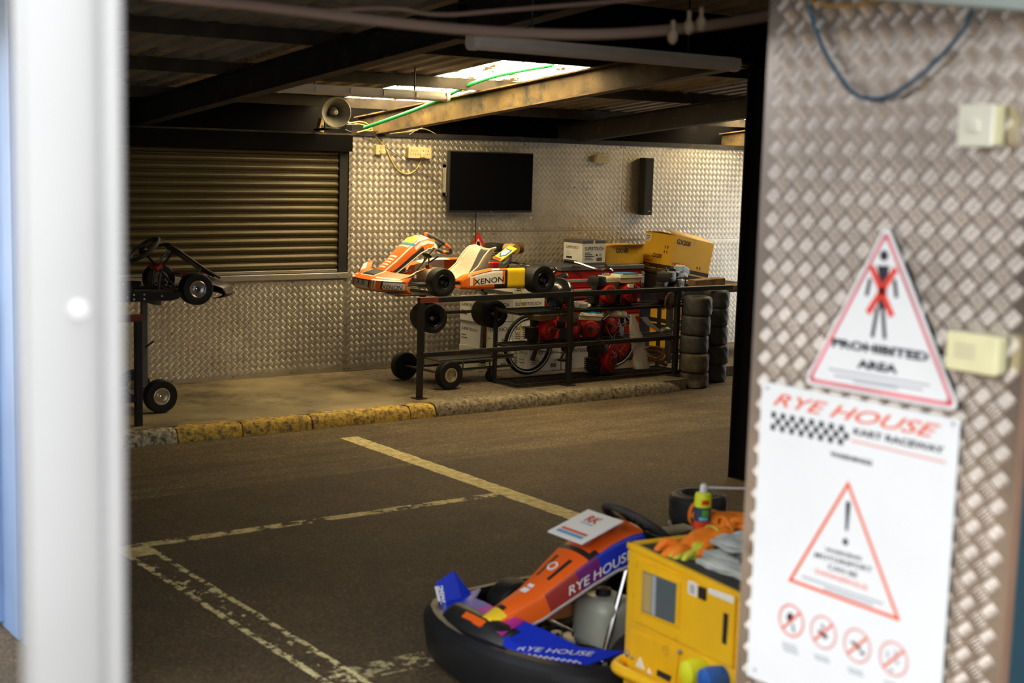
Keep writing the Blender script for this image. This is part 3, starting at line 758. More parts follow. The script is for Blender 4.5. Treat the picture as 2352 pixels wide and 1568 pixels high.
for k, pts in enumerate([[(878, 306), (910, 300), (945, 299), (975, 294), (1000, 307)], [(884, 309), (930, 303), (958, 298), (940, 309)], [(870, 303), (905, 305), (950, 303), (972, 292)]]):
    cable('loose_wire', ['longest dusty wire hanging from the eaves under the rusty beam', 'short doubled-back dusty wire on the eaves steel', 'dusty wire slanting up to the rusty beam'][k], [ony(*p, 11.45+.02*k) for p in pts], .004, mat('dusty_wire', (.28, .22, .12), .8), group='loose wires on the eaves')

# ---- fluorescent battens
M_batten = mat('batten_white', (.82, .76, .68), .5, var=.08, vscale=6)
M_diff = mat('dusty_diffuser', (.80, .73, .66), .4, var=.06)
def batten(label, pa, pb, Y, drop, h=.075, d=.085, clips=True):
    A, B = ony(*pa, Y), ony(*pb, Y); L = B.x-A.x; z = (A.z+B.z)/2
    t = thing('fluorescent_batten', label, 'light', (A.x, Y, z))
    mb = MB(); mb.lohi((.01, -d*.36, .0), (L-.01, d*.36, h*.55)); part('spine', mb, M_batten, t, bevel=.004)
    mb = MB(); n = 10
    mb.grid(lambda u, v: (.02+(L-.04)*u, -d*.5*math.cos(PI*v), .008-h*.55*math.sin(PI*v)**.7), 1, n); part('diffuser', mb, M_diff, t, smooth=60)
    for x in (0, L):
        mb = MB(); pr = [(-d*.53*math.cos(PI*k/10), .006-h*.58*math.sin(PI*k/10)**.7) for k in range(11)]+[(d*.45, h*.5), (-d*.45, h*.5)]
        mb.prism(pr, (x-.018, 0, 0), (0, 1, 0), (0, 0, 1), .036); part('end_cap', mb, M_batten, t, bevel=.003)
    if clips:
        for k in range(1, 5):
            x = L*k/5; mb = MB(); mb.lohi((x-.012, -d*.56, -.012), (x+.012, -d*.44, .03)); part('clip', mb, M_batten, t)
    for x in (L*.2, L*.8):
        mb = MB(); mb.cyl((x, 0, h*.5), (x, 0, h*.5+drop), .006, n=6); part('hanger_rod', mb, M_dark, t)
    return t
batten('long pale fluorescent batten hung across the front of the rusty beam', (1086, 98), (1686, 150), 5.87, .46, clips=False)
batten('dusty fluorescent batten with side clips, hung by the skylight', (640, 207), (1024, 219), 9.6, .185)

# ---- green hose threaded over the purlin
P = [ony(836, 294, 11.25), ony(905, 270, 11.0), ony(985, 240, 10.55), onroof(1040, 212, .21), onroof(1110, 181, .26), onroof(1190, 163, .27), onroof(1270, 149, .265)]
cable('green_hose', 'bright green hose rising past the skylight over the purlin', P, .016, mat('green_hose', (.015, .36, .10), .45), 'hose', sm=2, n=10)
# ---- sagging cable bundle
P = [CAM + ray(x, y)*d for x, y, d in [(300, -22, 4.3), (390, -6, 4.35), (560, 10, 4.4), (800, 40, 4.45), (1000, 63, 4.5), (1130, 73, 4.5), (1300, 80, 4.5), (1420, 78, 4.5), (1550, 68, 4.5), (1680, 52, 4.5), (1800, 30, 4.5)]]
sg = thing('cable_bundle', 'brown cable bundle sagging across the opening under the roof', 'cable', P[0])
Q = [p-P[0] for p in P]
mb = MB(); mb.tube(Q, .017, 8, smooth=2); part('cable_run', mb, mat('brown_pvc', (.17, .115, .085), .6), sg)
for (px_, py_, dx) in [(1545, 84, 0), (1582, 62, .02), (1610, 54, 0)]:
    mb = MB(); p = CAM+ray(px_, py_)*4.48-P[0]; mb.ball(p, .016, 10, 6, sc=(1, 1, 1.5)); mb.cyl(p, p+Vector((0, 0, .05)), .006, n=6); part('knot', mb, mat('pale_tie', (.40, .32, .22), .7), sg)
cable('roof_wire', 'thin brown wire strung near the roof above the cable bundle', [CAM+ray(x, y)*4.9 for x, y in [(720, 28), (900, 14), (1000, 38), (1150, 24), (1330, 10), (1500, -4)]], .008, MATS['brown_pvc'])

# ================================================================ karts
M_tyre = mat('tyre_rubber', (.008, .0075, .007), .6, spec=.35, var=.35, vscale=14, bump=.15, bscale=60)
M_rimb = mat('black_rim', (.02, .02, .022), .3, .6)
M_rimc = mat('cream_rim', (.50, .42, .26), .4, .5, var=.15, vscale=20)
M_rims = mat('silver_rim', (.55, .52, .46), .3, .85)
M_tubes = mat('chassis_tube', (.05, .05, .05), .35, .7)
M_chrome = mat('chrome_tube', (.62, .62, .62), .15, 1.0)
M_or = mat('orange_fairing', (.85, .17, .015), .35, var=.06, vscale=8)
M_wh = mat('white_fairing', (.84, .80, .72), .4, var=.07, vscale=8)
M_bk = mat('black_graphic', (.02, .018, .018), .4)
M_ye = mat('yellow_panel', (.85, .56, .02), .45, var=.07, vscale=10)
M_seat = mat('seat_cream_weave', (.60, .54, .40), .6, var=.12, vscale=60, bump=.3, bscale=220)
M_seatd = mat('seat_black_pad', (.05, .048, .045), .75, var=.3)
M_bluegr = mat('blue_graphic', (.02, .10, .60), .4)
M_redp = mat('red_plastic', (.60, .03, .02), .4, var=.12)
M_greyal = mat('cast_aluminium', (.34, .32, .28), .5, .7, var=.2, vscale=30)
M_floor_tray = mat('floor_tray', (.25, .24, .22), .4, .8, var=.15)

def wheel(parent, c, R, W, rr, m_rim, side=1, name='wheel', spokes=5, marks=True, tyre_mat=None):
    """tyre part with its rim as sub-part; axis along local y, side = direction of the outer face"""
    c = Vector(c); w = W/2
    pf = [(rr, -w*.88), (rr+.012, -w*.96), (rr+(R-rr)*.45, -w), (R*.93, -w*.97), (R*.982, -w*.82), (R, -w*.55), (R, 0), (R, w*.55), (R*.982, w*.82), (R*.93, w*.97), (rr+(R-rr)*.45, w), (rr+.012, w*.96), (rr, w*.88)]
    mb = MB(); mb.lathe(pf, c, (0, 1, 0), 36); t = part(name, mb, tyre_mat or M_tyre, parent, smooth=40)
    mb = MB(); s = side
    mb.lathe([(rr+.003, s*w*.90), (rr-.002, s*w*.95), (rr-.010, s*w*.88), (rr*.86, s*w*.45), (rr*.55, s*w*.30), (.03, s*w*.38), (.0001, s*w*.38)], c, (0, 1, 0), 28)
    mb.lathe([(rr+.003, -s*w*.90), (rr-.008, -s*w*.88), (rr*.86, -s*w*.3), (.02, -s*w*.2), (.0001, -s*w*.2)], c, (0, 1, 0), 20)
    r_ = part('rim', mb, m_rim, t, smooth=40)
    mb = MB()
    for k in range(spokes):
        a = 2*PI*k/spokes+.3; d = Vector((math.cos(a), 0, math.sin(a)))
        mb.box(c+d*(rr*.55)+Vector((0, s*w*.40, 0)), (rr*.75, W*.10, .014), RY(-a))
    part('spokes', mb, m_rim, t, smooth=0)
    mb = MB(); mb.cyl(c+Vector((0, s*w*.3, 0)), c+Vector((0, s*w*.62, 0)), .020, n=14); mb.cyl(c+Vector((0, s*w*.62, 0)), c+Vector((0, s*w*.80, 0)), .010, n=6); part('hub_nut', mb, M_chrome, t)
    return t
def steering(parent, c, nrm, R, m_grip, accents=None, flat=True):
    c, n = Vector(c), Vector(nrm).normalized(); y = Vector((0, 1, 0)); u = y.cross(n).normalized()   # u = down the wheel, towards the driver
    pts = []
    for k in range(28):
        a = 2*PI*k/28; r = R
        p = c + y*(r*math.cos(a)) + u*(r*math.sin(a)*(.80 if math.sin(a) < 0 and flat else 1.0))
        pts.append(p)
    mb = MB(); mb.tube(pts, .0165, 10, closed=True); w = part('steering_wheel', mb, m_grip, parent, smooth=60)
    mb = MB()
    for a in (0.15, PI-.15, PI*.5): mb.box(c+(y*math.cos(a)+u*math.sin(a))*(R*.5)-n*.004, (.008, .008, .008)); mb.tube([c-n*.01, c+(y*math.cos(a)+u*math.sin(a))*R*.98], .009, 6)
    mb.cyl(c-n*.02, c+n*.012, .035, n=16); part('wheel_spokes', mb, M_dark, w)
    if accents:
        for a0, a1 in accents:
            ps = [c+y*(R*math.cos(a0+(a1-a0)*k/6))+u*(R*math.sin(a0+(a1-a0)*k/6)*(.80 if math.sin(a0+(a1-a0)*k/6) < 0 and flat else 1)) for k in range(7)]
            mb = MB(); mb.tube(ps, .0185, 10); part('grip_band', mb, M_or, w)
    return w, -n
def bucket_seat(parent, c, w, m, m_pad, k=1.0):
    c = Vector(c)
    BT = [(.15, .05), (.02, .03), (-.10, .035), (-.18, .075), (-.23, .17), (-.27, .27), (-.30, .345)]
    RM = [(.15, .085), (.09, .105), (.01, .145), (-.06, .20), (-.12, .29), (-.19, .36), (-.26, .375)]
    def fn(u, v):
        s = (u-.5)*2; b, r = lerp_list(BT, v), lerp_list(RM, v); q = abs(s)**2.4
        return c+Vector((b[0]+(r[0]-b[0])*q, s*w*.5*(.92+.08*math.sin(PI*v)), (b[1]+(r[1]-b[1])*q)*k))
    mb = MB(); mb.grid(fn, 24, 24); s = part('seat', mb, m, parent, smooth=80, solid=.012)
    mb = MB(); mb.tube([fn(1, t/20) for t in range(21)]+[fn(1-t/16, 1) for t in range(1, 17)]+[fn(0, 1-t/20) for t in range(1, 21)], .009, 8); part('rolled_rim', mb, m, s)
    mb = MB(); mb.grid(lambda u, v: fn(.24+.52*u, .12+.84*v)+Vector((.008, 0, .010)), 8, 14); part('seat_pad', mb, m_pad, s, smooth=80, solid=.006)
    return s
def lerp_list(L, t):
    k = t*(len(L)-1); i = min(len(L)-2, int(k)); f = k-i; return [a*(1-f)+b*f for a, b in zip(L[i], L[i+1])]
def chassis(parent, xf, xr, yf, yr, z, m, tray=True):
    for s in (1, -1):
        mb = MB(); mb.tube([(xr-.06, s*.30, z+.01), (0, s*.31, z), (xf*.6, s*.26, z), (xf+.10, s*.22, z)], .015, 8, smooth=1); part('side_rail', mb, m, parent)
    mb = MB(); mb.tube([(xf+.02, -.30, z), (xf+.02, .30, z)], .015, 8); part('cross_tube', mb, m, parent)
    mb = MB(); mb.cyl((xr, -yr, .137), (xr, yr, .137), .020, n=12); part('rear_axle', mb, M_chrome, parent)
    for s in (1, -1):
        mb = MB(); mb.cyl((xf, s*.28, .11), (xf, s*yf, .125), .014, n=8); mb.box((xf-.02, s*(yf-.09), .12), (.05, .03, .09)); part('stub_axle', mb, m, parent)
    mb = MB(); mb.tube([(xf-.07, -(yf-.08), .11), (xf-.09, 0, .09), (xf-.07, yf-.08, .11)], .008, 6); part('tie_rod', mb, M_chrome, parent)
    if tray:
        mb = MB(); mb.lohi((-.15, -.28, z-.018), (xf+.12, .28, z-.012)); part('floor_tray', mb, M_floor_tray, parent)

# ---- orange race kart up on the trolley
ko = thing('race_kart', 'orange and white race kart raised on a trolley', 'kart', (7.27, 10.62, .935), math.radians(177), scale=.955)
XF, XR = .515, -.525
chassis(ko, XF, XR, .40, .52, .075, M_tubes)
for s in (1, -1):
    wheel(ko, (XF, s*.455, .13), .130, .125, .068, M_rimb, s)
    wheel(ko, (XR, s*.50, .138), .138, .185, .068, M_rimb, s)
# front fairing: faceted nose
def nose_fn(u, v):
    s = (u-.5)*2; a = abs(s)
    y = s*.50; xf_ = 1.10-.06*a-.30*max(0, a-.38)**1.4
    zt = .215-.03*a+.075*max(0, (a-.80)/.2)**1.2
    st = [(xf_-.05, .035), (xf_, .075), (xf_-.012, .135), (xf_-.09, zt-.03), (xf_-.19, zt)]
    k = v*4; i = min(3, int(k)); t = k-i
    x = st[i][0]*(1-t)+st[i+1][0]*t; z = st[i][1]*(1-t)+st[i+1][1]*t
    return Vector((x, y, z))
def nose_paint(u, v):
    s = abs(u-.5)*2
    if v < .06: return 2
    if .16 < v < .50:
        if s < .30: return 1 if not (s > .27 or v > .46) else 2
        if .36 < s < .40 or .44 < s < .47: return 1
        if s > .56 and s < .96: return 1 if (s > .60 and .19 < v < .47) else 2
        return 0
    if .50 <= v < .56: return 1 if .32 < s < .9 else 0
    if .62 < v < .70 and s > .35: return 1 if s < .8 else 2
    if v > .70 and s < .22: return 2
    if v > .66 and s < .26: return 1
    if v > .7 and s > .88: return 1 if v < .85 else 0
    return 0
mb = MB(); mb.grid(nose_fn, 60, 32, nose_paint); nf = part('front_fairing', mb, [M_or, M_wh, M_bk], ko, smooth=40, solid=.008)
text(nf, 'XRK', (1.103, .09, .088), (1.103, -.075, .088), .048, M_bk, up=(-.2, 0, .98), world=False, lift=.004, bold=.02)
A, B = nose_fn(.955, .24)+Vector((.0, .0, 0)), nose_fn(.80, .24)
text(nf, 'XENON', nose_fn(.80, .22), nose_fn(.965, .22), .036, M_bk, up=(-.15, .1, .98), world=False, lift=.022, bold=.01)
mb = MB(); mb.lohi((.62, .22, .012), (.98, .46, .022)); part('skid_plate', mb, M_chrome, ko)
mb = MB(); mb.tube([(.56, -.26, .09), (.95, -.30, .10), (1.02, 0, .10), (.95, .30, .10), (.56, .26, .09)], .011, 8, smooth=2); part('nerf_bar', mb, M_tubes, ko)
# nassau panel
cl = [(.945, .175, .085), (.89, .225, .10), (.78, .315, .115), (.66, .425, .135), (.56, .505, .150), (.48, .525, .150), (.40, .500, .14), (.345, .445, .12)]
def lerp_list(L, t):
    k = t*(len(L)-1); i = min(len(L)-2, int(k)); f = k-i; return [a*(1-f)+b*f for a, b in zip(L[i], L[i+1])]
def nassau_fn(cl, flank, curl=.5):
    def fn(u, v):
        x, z, w = lerp_list(cl, u); x2, z2, _ = lerp_list(cl, min(1, u+.02)); x1, z1, _ = lerp_list(cl, max(0, u-.02))
        tx, tz = x2-x1, z2-z1; l = math.hypot(tx, tz) or 1; nx_, nz_ = tz/l, -tx/l
        if nz_ < 0 and u < .9: nx_, nz_ = -nx_, -nz_
        s = (v-.5)*2; a = abs(s); sg_ = 1 if s >= 0 else -1
        fl = flank(u)
        if a < .62: y = s/.62*w*.80; dn = .018*(a/.62)**2
        else:
            q = (a-.62)/.38; y = sg_*(w*.80+w*.30*q**.6); dn = .018+fl*q
        return Vector((x-nx_*dn*.55, y, z-dn if nz_ < .3 else z-nz_*dn))
    return fn
nfn = nassau_fn(cl, lambda u: .05+.07*math.sin(PI*min(1, u*1.05))**.8)
def npaint(u, v):
    s = abs(v-.5)*2
    if s < .52 and .42 < u < .66: return 3 if s < .46 and .44 < u < .645 else 1
    if s < .55 and .66 <= u < .80: return 1 if .70 < u < .78 else 0
    if u > .90: return 1
    if s < .40 and .14 < u < .34: return 1 if (u*26) % 1 < .5 else 0
    if s < .45 and u <= .10: return 1
    if .60 < s < .66 and u < .75: return 1
    if s > .86 and .20 < u < .60: return 2
    if .70 < s < .80 and .48 < u < .85: return 1
    if s > .80 and u < .2: return 2
    return 0
mb = MB(); mb.grid(nfn, 56, 40, npaint); nas = part('front_panel', mb, [M_or, M_wh, M_bk, M_ye], ko, smooth=50, solid=.006)
mb = MB(); mb.grid(lambda u, v: nfn(.455+.03*u+.10*max(0, v-.62), v)+Vector((.003, 0, .005)), 2, 30); part('blue_tape', mb, mat('blue_tape', (.02, .24, .50), .5), nas, smooth=50)
mb = MB(); mb.tube([nfn(.10+.07*k, .985)+Vector((0, .003, -.004)) for k in range(13)], .006, 6); part('edge_trim', mb, M_wh, nas)
# steering
sc_, sn_ = Vector((.285, 0, .435)), Vector((-.60, 0, .80))
steering(ko, sc_, sn_, .165, M_seatd, accents=[(-.25, .18), (PI-.18, PI+.25), (1.32, 1.62), (-1.9, -1.6)])
mb = MB(); mb.tube([sc_-sn_*.02, sc_+Vector((.30, 0, -.32))], .010, 8); mb.tube([(.42, .10, .09), (.40, .03, .33)], .009, 8); mb.tube([(.42, -.10, .09), (.40, -.03, .33)], .009, 8); part('steering_column', mb, M_chrome, ko)
mb = MB(); mb.box((.40, 0, .335), (.05, .10, .02), RY(-.6)); mb.box((.36, .05, .30), (.12, .012, .012), RY(.5)); part('column_support', mb, M_dark, ko)
mb = MB(); mb.tube([(.80, .16, .08), (.74, .17, .20), (.70, .19, .22)], .008, 6); mb.tube([(.70, .10, .20), (.70, .22, .22)], .008, 6); part('pedal', mb, M_chrome, ko)
mb = MB(); mb.tube([(.80, -.16, .08), (.74, -.17, .20), (.70, -.19, .22)], .008, 6); mb.tube([(.70, -.10, .20), (.70, -.22, .22)], .008, 6); part('pedal', mb, M_chrome, ko)
# fuel tank
mb = MB(); mb.lohi((.20, -.11, .085), (.46, .11, .215)); part('fuel_tank', mb, mat('milky_tank', (.62, .52, .30), .45), ko, bevel=.03, seg=3)
mb = MB(); mb.cyl((.38, 0, .21), (.38, 0, .245), .03, n=14); part('tank_cap', mb, M_redp, ko)
# side pods
def pod(parent, s, x0, x1, mats, paint, y0=.40, y1=.515, zt=.245, zb=.062):
    def fn(u, v):
        x = x1+(x0-x1)*u
        e = .055*max(0, (.10-u)/.10)**2; top = zt-.065*max(0, (.5-u)/.5)**1.2*1.0-e
        st = [(y0, zb+.02), (y1-.012, zb), (y1, zb+.018), (y1, top-.02), (y1-.016, top), (y0, top-.01)]
        if u < .08: st = [(a-(.08-u)*.6, b) for a, b in st]
        k = v*5; i = min(4, int(k)); t = k-i
        return Vector((x, s*(st[i][0]*(1-t)+st[i+1][0]*t), st[i][1]*(1-t)+st[i+1][1]*t))
    mb = MB(); mb.grid(fn, 48, 30, paint); return part('side_pod', mb, mats, parent, smooth=45, solid=.006)
def podpaint(u, v):
    if u > .70: return 3
    if v < .42: return 0 if u < .5 else 2
    if v > .60:
        if u < .12: return 0
        if v < .66: return 2 if .5-u*.3 < v else 0
        return 0 if u < .45 else (1 if u < .58 else 0)
    if u < .10: return 0
    if u < .14: return 1
    if .14 < u < .19 and .44 < v < .58: return 0
    if .62 < u < .66: return 0
    if .66 <= u: return 2
    return 1
pn = pod(ko, 1, -.36, .31, [M_or, M_wh, M_bk, M_ye], podpaint)
text(pn, 'XENON', (.20, .5165, .105), (-.12, .5165, .127), .048, M_bk, up=(0, 0, 1), world=False, lift=.004, bold=.012)
pf_ = pod(ko, -1, -.30, .42, [M_or, M_wh, M_bk, M_ye], lambda u, v: 2 if v < .1 else (1 if .25 < u < .7 else 0), zt=.27)
# wide inner floor board behind the pod (far side, white and orange)
bucket_seat(ko, (.02, 0, .04), .40, M_seat, M_seatd)
EO = ko
def partE(name, mb, m, parent, **k):
    if parent is ko: mb.xf(Matrix.Translation((-.09, 0, .01)))
    return part(name, mb, m, parent, **k)
# engine
mb = MB(); mb.lohi((-.48, -.34, .09), (-.26, -.14, .24)); partE('crankcase', mb, M_greyal, EO, bevel=.012)
mb = MB()
for k in range(6): mb.lohi((-.50, -.33, .235+k*.014), (-.32, -.16, .243+k*.014))
partE('cooling_fins', mb, M_greyal, EO)
mb = MB(); mb.lohi((-.50, -.36, .335), (-.36, -.12, .415)); partE('air_box', mb, M_black, EO, bevel=.015, seg=2)
mb = MB(); mb.lathe([(.001, -.005), (.045, 0), (.055, .01), (.058, .10), (.05, .13), (.001, .135)], (-.50, -.10, .375), (-1, .05, 0), 20); partE('air_filter', mb, mat('burnt_brown_can', (.14, .085, .04), .5, .4, var=.3), EO)
mb = MB(); mb.cyl((-.46, .06, .375), (-.455, -.10, .375), .048, n=18); partE('filter_face', mb, mat('foam_tan', (.34, .20, .07), .8), EO)
mb = MB(); mb.tube([(-.48, -.05, .36), (-.47, -.04, .28), (-.44, -.10, .22)], .022, 8, smooth=1); partE('exhaust_stub', mb, M_greyal, EO)
pl = [(-.22, .02, .295), (-.22, .16, .275), (-.42, .14, .39), (-.42, .0, .41)]
mb = MB(); P_ = [Vector(p) for p in pl]; nr = (P_[1]-P_[0]).cross(P_[3]-P_[0]).normalized()
mb.add([p for p in P_]+[p-nr*.008 for p in P_], [(0, 1, 2, 3), (7, 6, 5, 4), (0, 4, 5, 1), (1, 5, 6, 2), (2, 6, 7, 3), (3, 7, 4, 0)]); np_ = partE('number_plate', mb, mat('plate_yellow', (.80, .72, .03), .4), EO)
def onpl(a, b): return Vector((-.09, 0, .01))+P_[0].lerp(P_[1], a).lerp(P_[3].lerp(P_[2], a), b)
nr2 = nr if nr.z > 0 else -nr
decal(np_, 'red_edge', [onpl(.05, .02), onpl(.95, .02), onpl(.9, .14), onpl(.1, .14)], M_redp, nr2, .002, False)
decal(np_, 'blue_badge', [onpl(.10, .40), onpl(.5, .18), onpl(.9, .40), onpl(.85, .80), onpl(.15, .80)], M_bluegr, nr2, .002, False)
decal(np_, 'white_badge', [onpl(.22, .44), onpl(.5, .28), onpl(.78, .44), onpl(.75, .72), onpl(.25, .72)], M_wh, nr2, .004, False)
mb = MB(); mb.lohi((-.34, -.10, .10), (-.26, -.04, .25)); partE('red_shroud', mb, M_redp, EO, bevel=.01)
# rear bumper
mb = MB(); mb.tube([(-.45, .30, .10), (-.70, .36, .14), (-.80, .42, .20), (-.74, .44, .235), (-.66, .40, .235), (-.66, -.40, .235), (-.74, -.44, .235), (-.80, -.42, .20), (-.70, -.36, .14), (-.45, -.30, .10)], .014, 8, smooth=2); part('rear_bumper', mb, M_chrome, ko)

# ---- trolley for the orange kart
tr = thing('kart_trolley', 'grey tubular kart trolley with pneumatic wheels under the orange kart', 'trolley', (6.88, 10.6, ZR))
M_trol = mat('trolley_grey', (.16, .155, .145), .5, .5, var=.15)
for s in (-1, 1):
    wheel(tr, (.03 if s < 0 else -.03, s*.32, .127), .127, .085, .062, M_rimc if s < 0 else M_rimb, s, spokes=4)
mb = MB(); mb.cyl((.03, -.30, .127), (-.03, .30, .127), .012, n=8); part('axle', mb, M_trol, tr)
for yy in (-.14, .20):
    for zz in (.13, .23):
        mb = MB(); mb.tube([(.02, yy, zz), (.86, yy, zz+.005)], .012, 8); part('base_tube', mb, M_trol, tr)
    for xx in (.30, .60):
        mb = MB(); mb.cyl((xx, yy, .13), (xx, yy, .235), .008, n=8); part('spacer', mb, M_trol, tr)
mb = MB(); mb.lohi((.05, -.2, .215), (.85, .2, .222)); part('base_shelf', mb, mat('shelf_grey', (.10, .09, .07), .7), tr)
for xx in (.02, .70):
    mb = MB(); mb.lohi((xx-.02, .10, .13), (xx+.025, .14, .83)); part('upright', mb, M_trol, tr, bevel=.003)
    mb = MB(); mb.lohi((xx-.02, -.30, .80), (xx+.02, .30, .832)); part('cross_arm', mb, M_trol, tr)
mb = MB(); mb.tube([(.0, .12, .62), (.75, .12, .62)], .014, 8); part('brace', mb, M_trol, tr)
for yy in (-.13, .2):
    mb = MB(); mb.lathe([(.012, -.02), (.05, -.02), (.055, -.012), (.055, .012), (.05, .02), (.012, .02)], (.62 if yy < 0 else .40, yy, .055), (0, 1, 0), 20); cw = part('castor_wheel', mb, M_tyre, tr)
    mb = MB(); mb.lohi(((.62 if yy < 0 else .40)-.02, yy-.03, .05), ((.62 if yy < 0 else .40)+.02, yy-.025, .13)); mb.lohi(((.62 if yy < 0 else .40)-.02, yy+.025, .05), ((.62 if yy < 0 else .40)+.02, yy+.03, .13)); part('castor_fork', mb, M_trol, cw)
for (x, lab) in ((6.80, 'wide slick kart tyre hung on trolley under the nose of the orange kart'), (7.52, 'wide slick kart tyre hung on trolley under the rear of the orange kart')):
    t = thing('spare_wheel', lab, 'wheel', (x, 10.55 if x > 7 else 10.46, .725), math.radians(-6), group='spare slick wheels on the trolley')
    wheel(t, (0, 0, 0), .132, .25, .070, M_rimb, -1, 'tyre')
    mb = MB(); mb.cyl((0, -.05, 0), (0, .20, 0), .015, n=8); part('peg', mb, M_trol, t)

# ---- black kart on its stand beside the shutter
kb = thing('stripped_kart', 'bare black kart with no fairings raised on a stand before the shutter', 'kart', (3.97, 10.52, .967), math.radians(-4), scale=.96)
chassis(kb, XF, XR, .40, .52, .075, M_tubes)
M_pod = mat('black_pod', (.006, .006, .007), .4)
for s in (1, -1):
    wheel(kb, (XF, s*.45, .128), .128, .125, .066, M_rims, s)
    wheel(kb, (XR, s*.50, .138), .138, .185, .068, M_rims, s)
    mb = MB(); mb.prism([(-.36, .045), (.30, .045), (.36, .06), (.38, .105), (.10, .125), (-.36, .125)], (0, s*.52, 0), (1, 0, 0), (0, 0, 1), .06*s); sd = part('side_pod', mb, M_pod, kb, bevel=.008)
    for (x, z) in [(-.30, .065), (-.30, .10), (-.22, .065), (-.22, .10), (-.05, .08), (.0, .065), (.0, .10), (.08, .065), (.08, .10), (.22, .085)]:
        yy = s*(.52 if s < 0 else .52); mb = MB(); mb.cyl((x, yy-s*.064, z), (x, yy+s*.004, z), .008, n=8); part('rivet', mb, mat('pale_rivet', (.6, .62, .6), .4, .5), sd)
    mb = MB(); mb.tube([(.62, s*.22, .08), (.64, s*.20, .19), (.68, s*.18, .20)], .008, 6); mb.tube([(.64, s*.12, .19), (.66, s*.26, .205)], .008, 6); part('pedal', mb, M_chrome, kb)
M_bump = mat('plum_bumper', (.045, .025, .035), .4)
def bnose(u, v):
    s = (u-.5)*2; a = abs(s); x = .97-.20*a**2.2
    st = [(x-.10, .045), (x-.02, .05), (x, .075), (x-.03, .125), (x-.20, .185)]
    k = v*4; i = min(3, int(k)); t = k-i
    return Vector((st[i][0]*(1-t)+st[i+1][0]*t, s*.42, st[i][1]*(1-t)+st[i+1][1]*t))
mb = MB(); mb.grid(bnose, 32, 12); fb = part('front_fairing', mb, M_bump, kb, smooth=50, solid=.006)
for (x, y, z) in [(.86, -.405, .085), (.90, -.33, .11), (.84, -.40, .10)]:
    mb = MB(); mb.ball((x, y-.006, z), .008, 8, 6); part('rivet', mb, MATS['pale_rivet'], fb)
mb = MB(); mb.tube([(.58, .10, .20), (.82, .10, .20), (.86, .10, .17)], .006, 6); part('red_edging', mb, M_redp, kb)
sc2, sn2 = Vector((.235, 0, .40)), Vector((-.62, 0, .78))
steering(kb, sc2, sn2, .155, M_seatd)
mb = MB(); mb.tube([sc2, (.50, 0, .10)], .010, 8); part('steering_column', mb, M_tubes, kb)
for s in (1, -1):
    mb = MB(); mb.tube([(.34, s*.09, .09), (.36, s*.08, .26), (.47, s*.06, .40)], .010, 8, smooth=1); part('hoop', mb, M_tubes, kb)
mb = MB(); mb.box((.34, 0, .27), (.05, .20, .03), RY(-.5)); part('red_bracket', mb, M_redp, kb)
mb = MB()
def thinp(u, v):
    x, z, w = lerp_list([(.40, .44, .10), (.44, .455, .12), (.50, .415, .13), (.62, .33, .125), (.74, .25, .11), (.86, .185, .07)], u)
    s = (v-.5)*2; return Vector((x, s*w, z-.015*s*s))
mb.grid(thinp, 24, 10); part('front_panel', mb, M_pod, kb, smooth=60, solid=.018)
mb = MB(); mb.tube([(.70, 0, .13), (.72, 0, .265)], .008, 6); part('panel_stay', mb, M_chrome, kb)
bucket_seat(kb, (-.04, 0, .05), .38, M_pod, M_seatd, .6)
st = thing('kart_stand', 'grey kart stand with cream-rimmed pneumatic wheels by the shutter', 'trolley', (4.25, 10.62, ZR))
for s in (-1, 1): wheel(st, (.02, s*.27, .130), .130, .085, .064, M_rimc, s, spokes=4)
mb = MB(); mb.cyl((.02, -.26, .13), (.02, .26, .13), .012, n=8); part('axle', mb, M_trol, st)
for xx in (0, -.70):
    mb = MB(); mb.lohi((xx-.022, -.022, .12), (xx+.022, .022, .86)); part('upright', mb, M_trol, st, bevel=.003)
    mb = MB(); mb.lohi((xx-.02, -.30, .84), (xx+.02, .30, .868)); part('cross_arm', mb, M_trol, st)
mb = MB(); mb.tube([(0, -.025, .48), (.06, -.05, .53)], .007, 6); part('lever', mb, M_dark, st)
for yy in (-.2, .2):
    mb = MB(); mb.tube([(.02, yy, .20), (-.85, yy, .20)], .013, 8); part('base_tube', mb, M_trol, st)
mb = MB(); mb.lohi((-.74, -.2, 0), (-.66, .2, .14)); part('foot', mb, M_trol, st)

# ================================================================ railings, rack and everything stored at the back
M_rail = mat('rail_black_paint', (.014, .013, .012), .45, var=.3, vscale=20, dirt=(.10, .05, .02), damt=.12, dscale=15)
M_railr = mat('rail_worn_red', (.16, .03, .02), .55, var=.4, vscale=25)
def square(mb, a, b, w): 
    a, b = Vector(a), Vector(b); mb.box((a+b)/2, (max(abs(b.x-a.x), w), max(abs(b.y-a.y), w), max(abs(b.z-a.z), w))); return mb
YR = 9.975
rl = thing('railing', 'long low black steel railing with worn red end in front of the rack', 'railing', (6.41, YR, ZR))
for x in (0, 1.60, 2.91):
    mb = MB(); square(mb, (x, 0, 0), (x, 0, .81), .045); part('post', mb, M_rail, rl, bevel=.003)
    mb = MB(); mb.lohi((x-.05, -.05, 0), (x+.05, .05, .008)); part('foot_plate', mb, M_rail, rl)
mb = MB(); square(mb, (-.022, 0, .833), (3.63, 0, .833), .045); part('top_rail', mb, M_rail, rl, bevel=.003)
mb = MB(); mb.lohi((-.023, -.0235, .812), (.16, .0235, .8565)); part('worn_red_end', mb, M_railr, rl)
mb = MB(); square(mb, (0, 0, .375), (2.91, 0, .368), .04); part('lower_rail', mb, M_rail, rl, bevel=.003)
lr = thing('railing', 'short black railing with reddish top in front of the stripped black kart', 'railing', (3.925, 9.92, ZR))
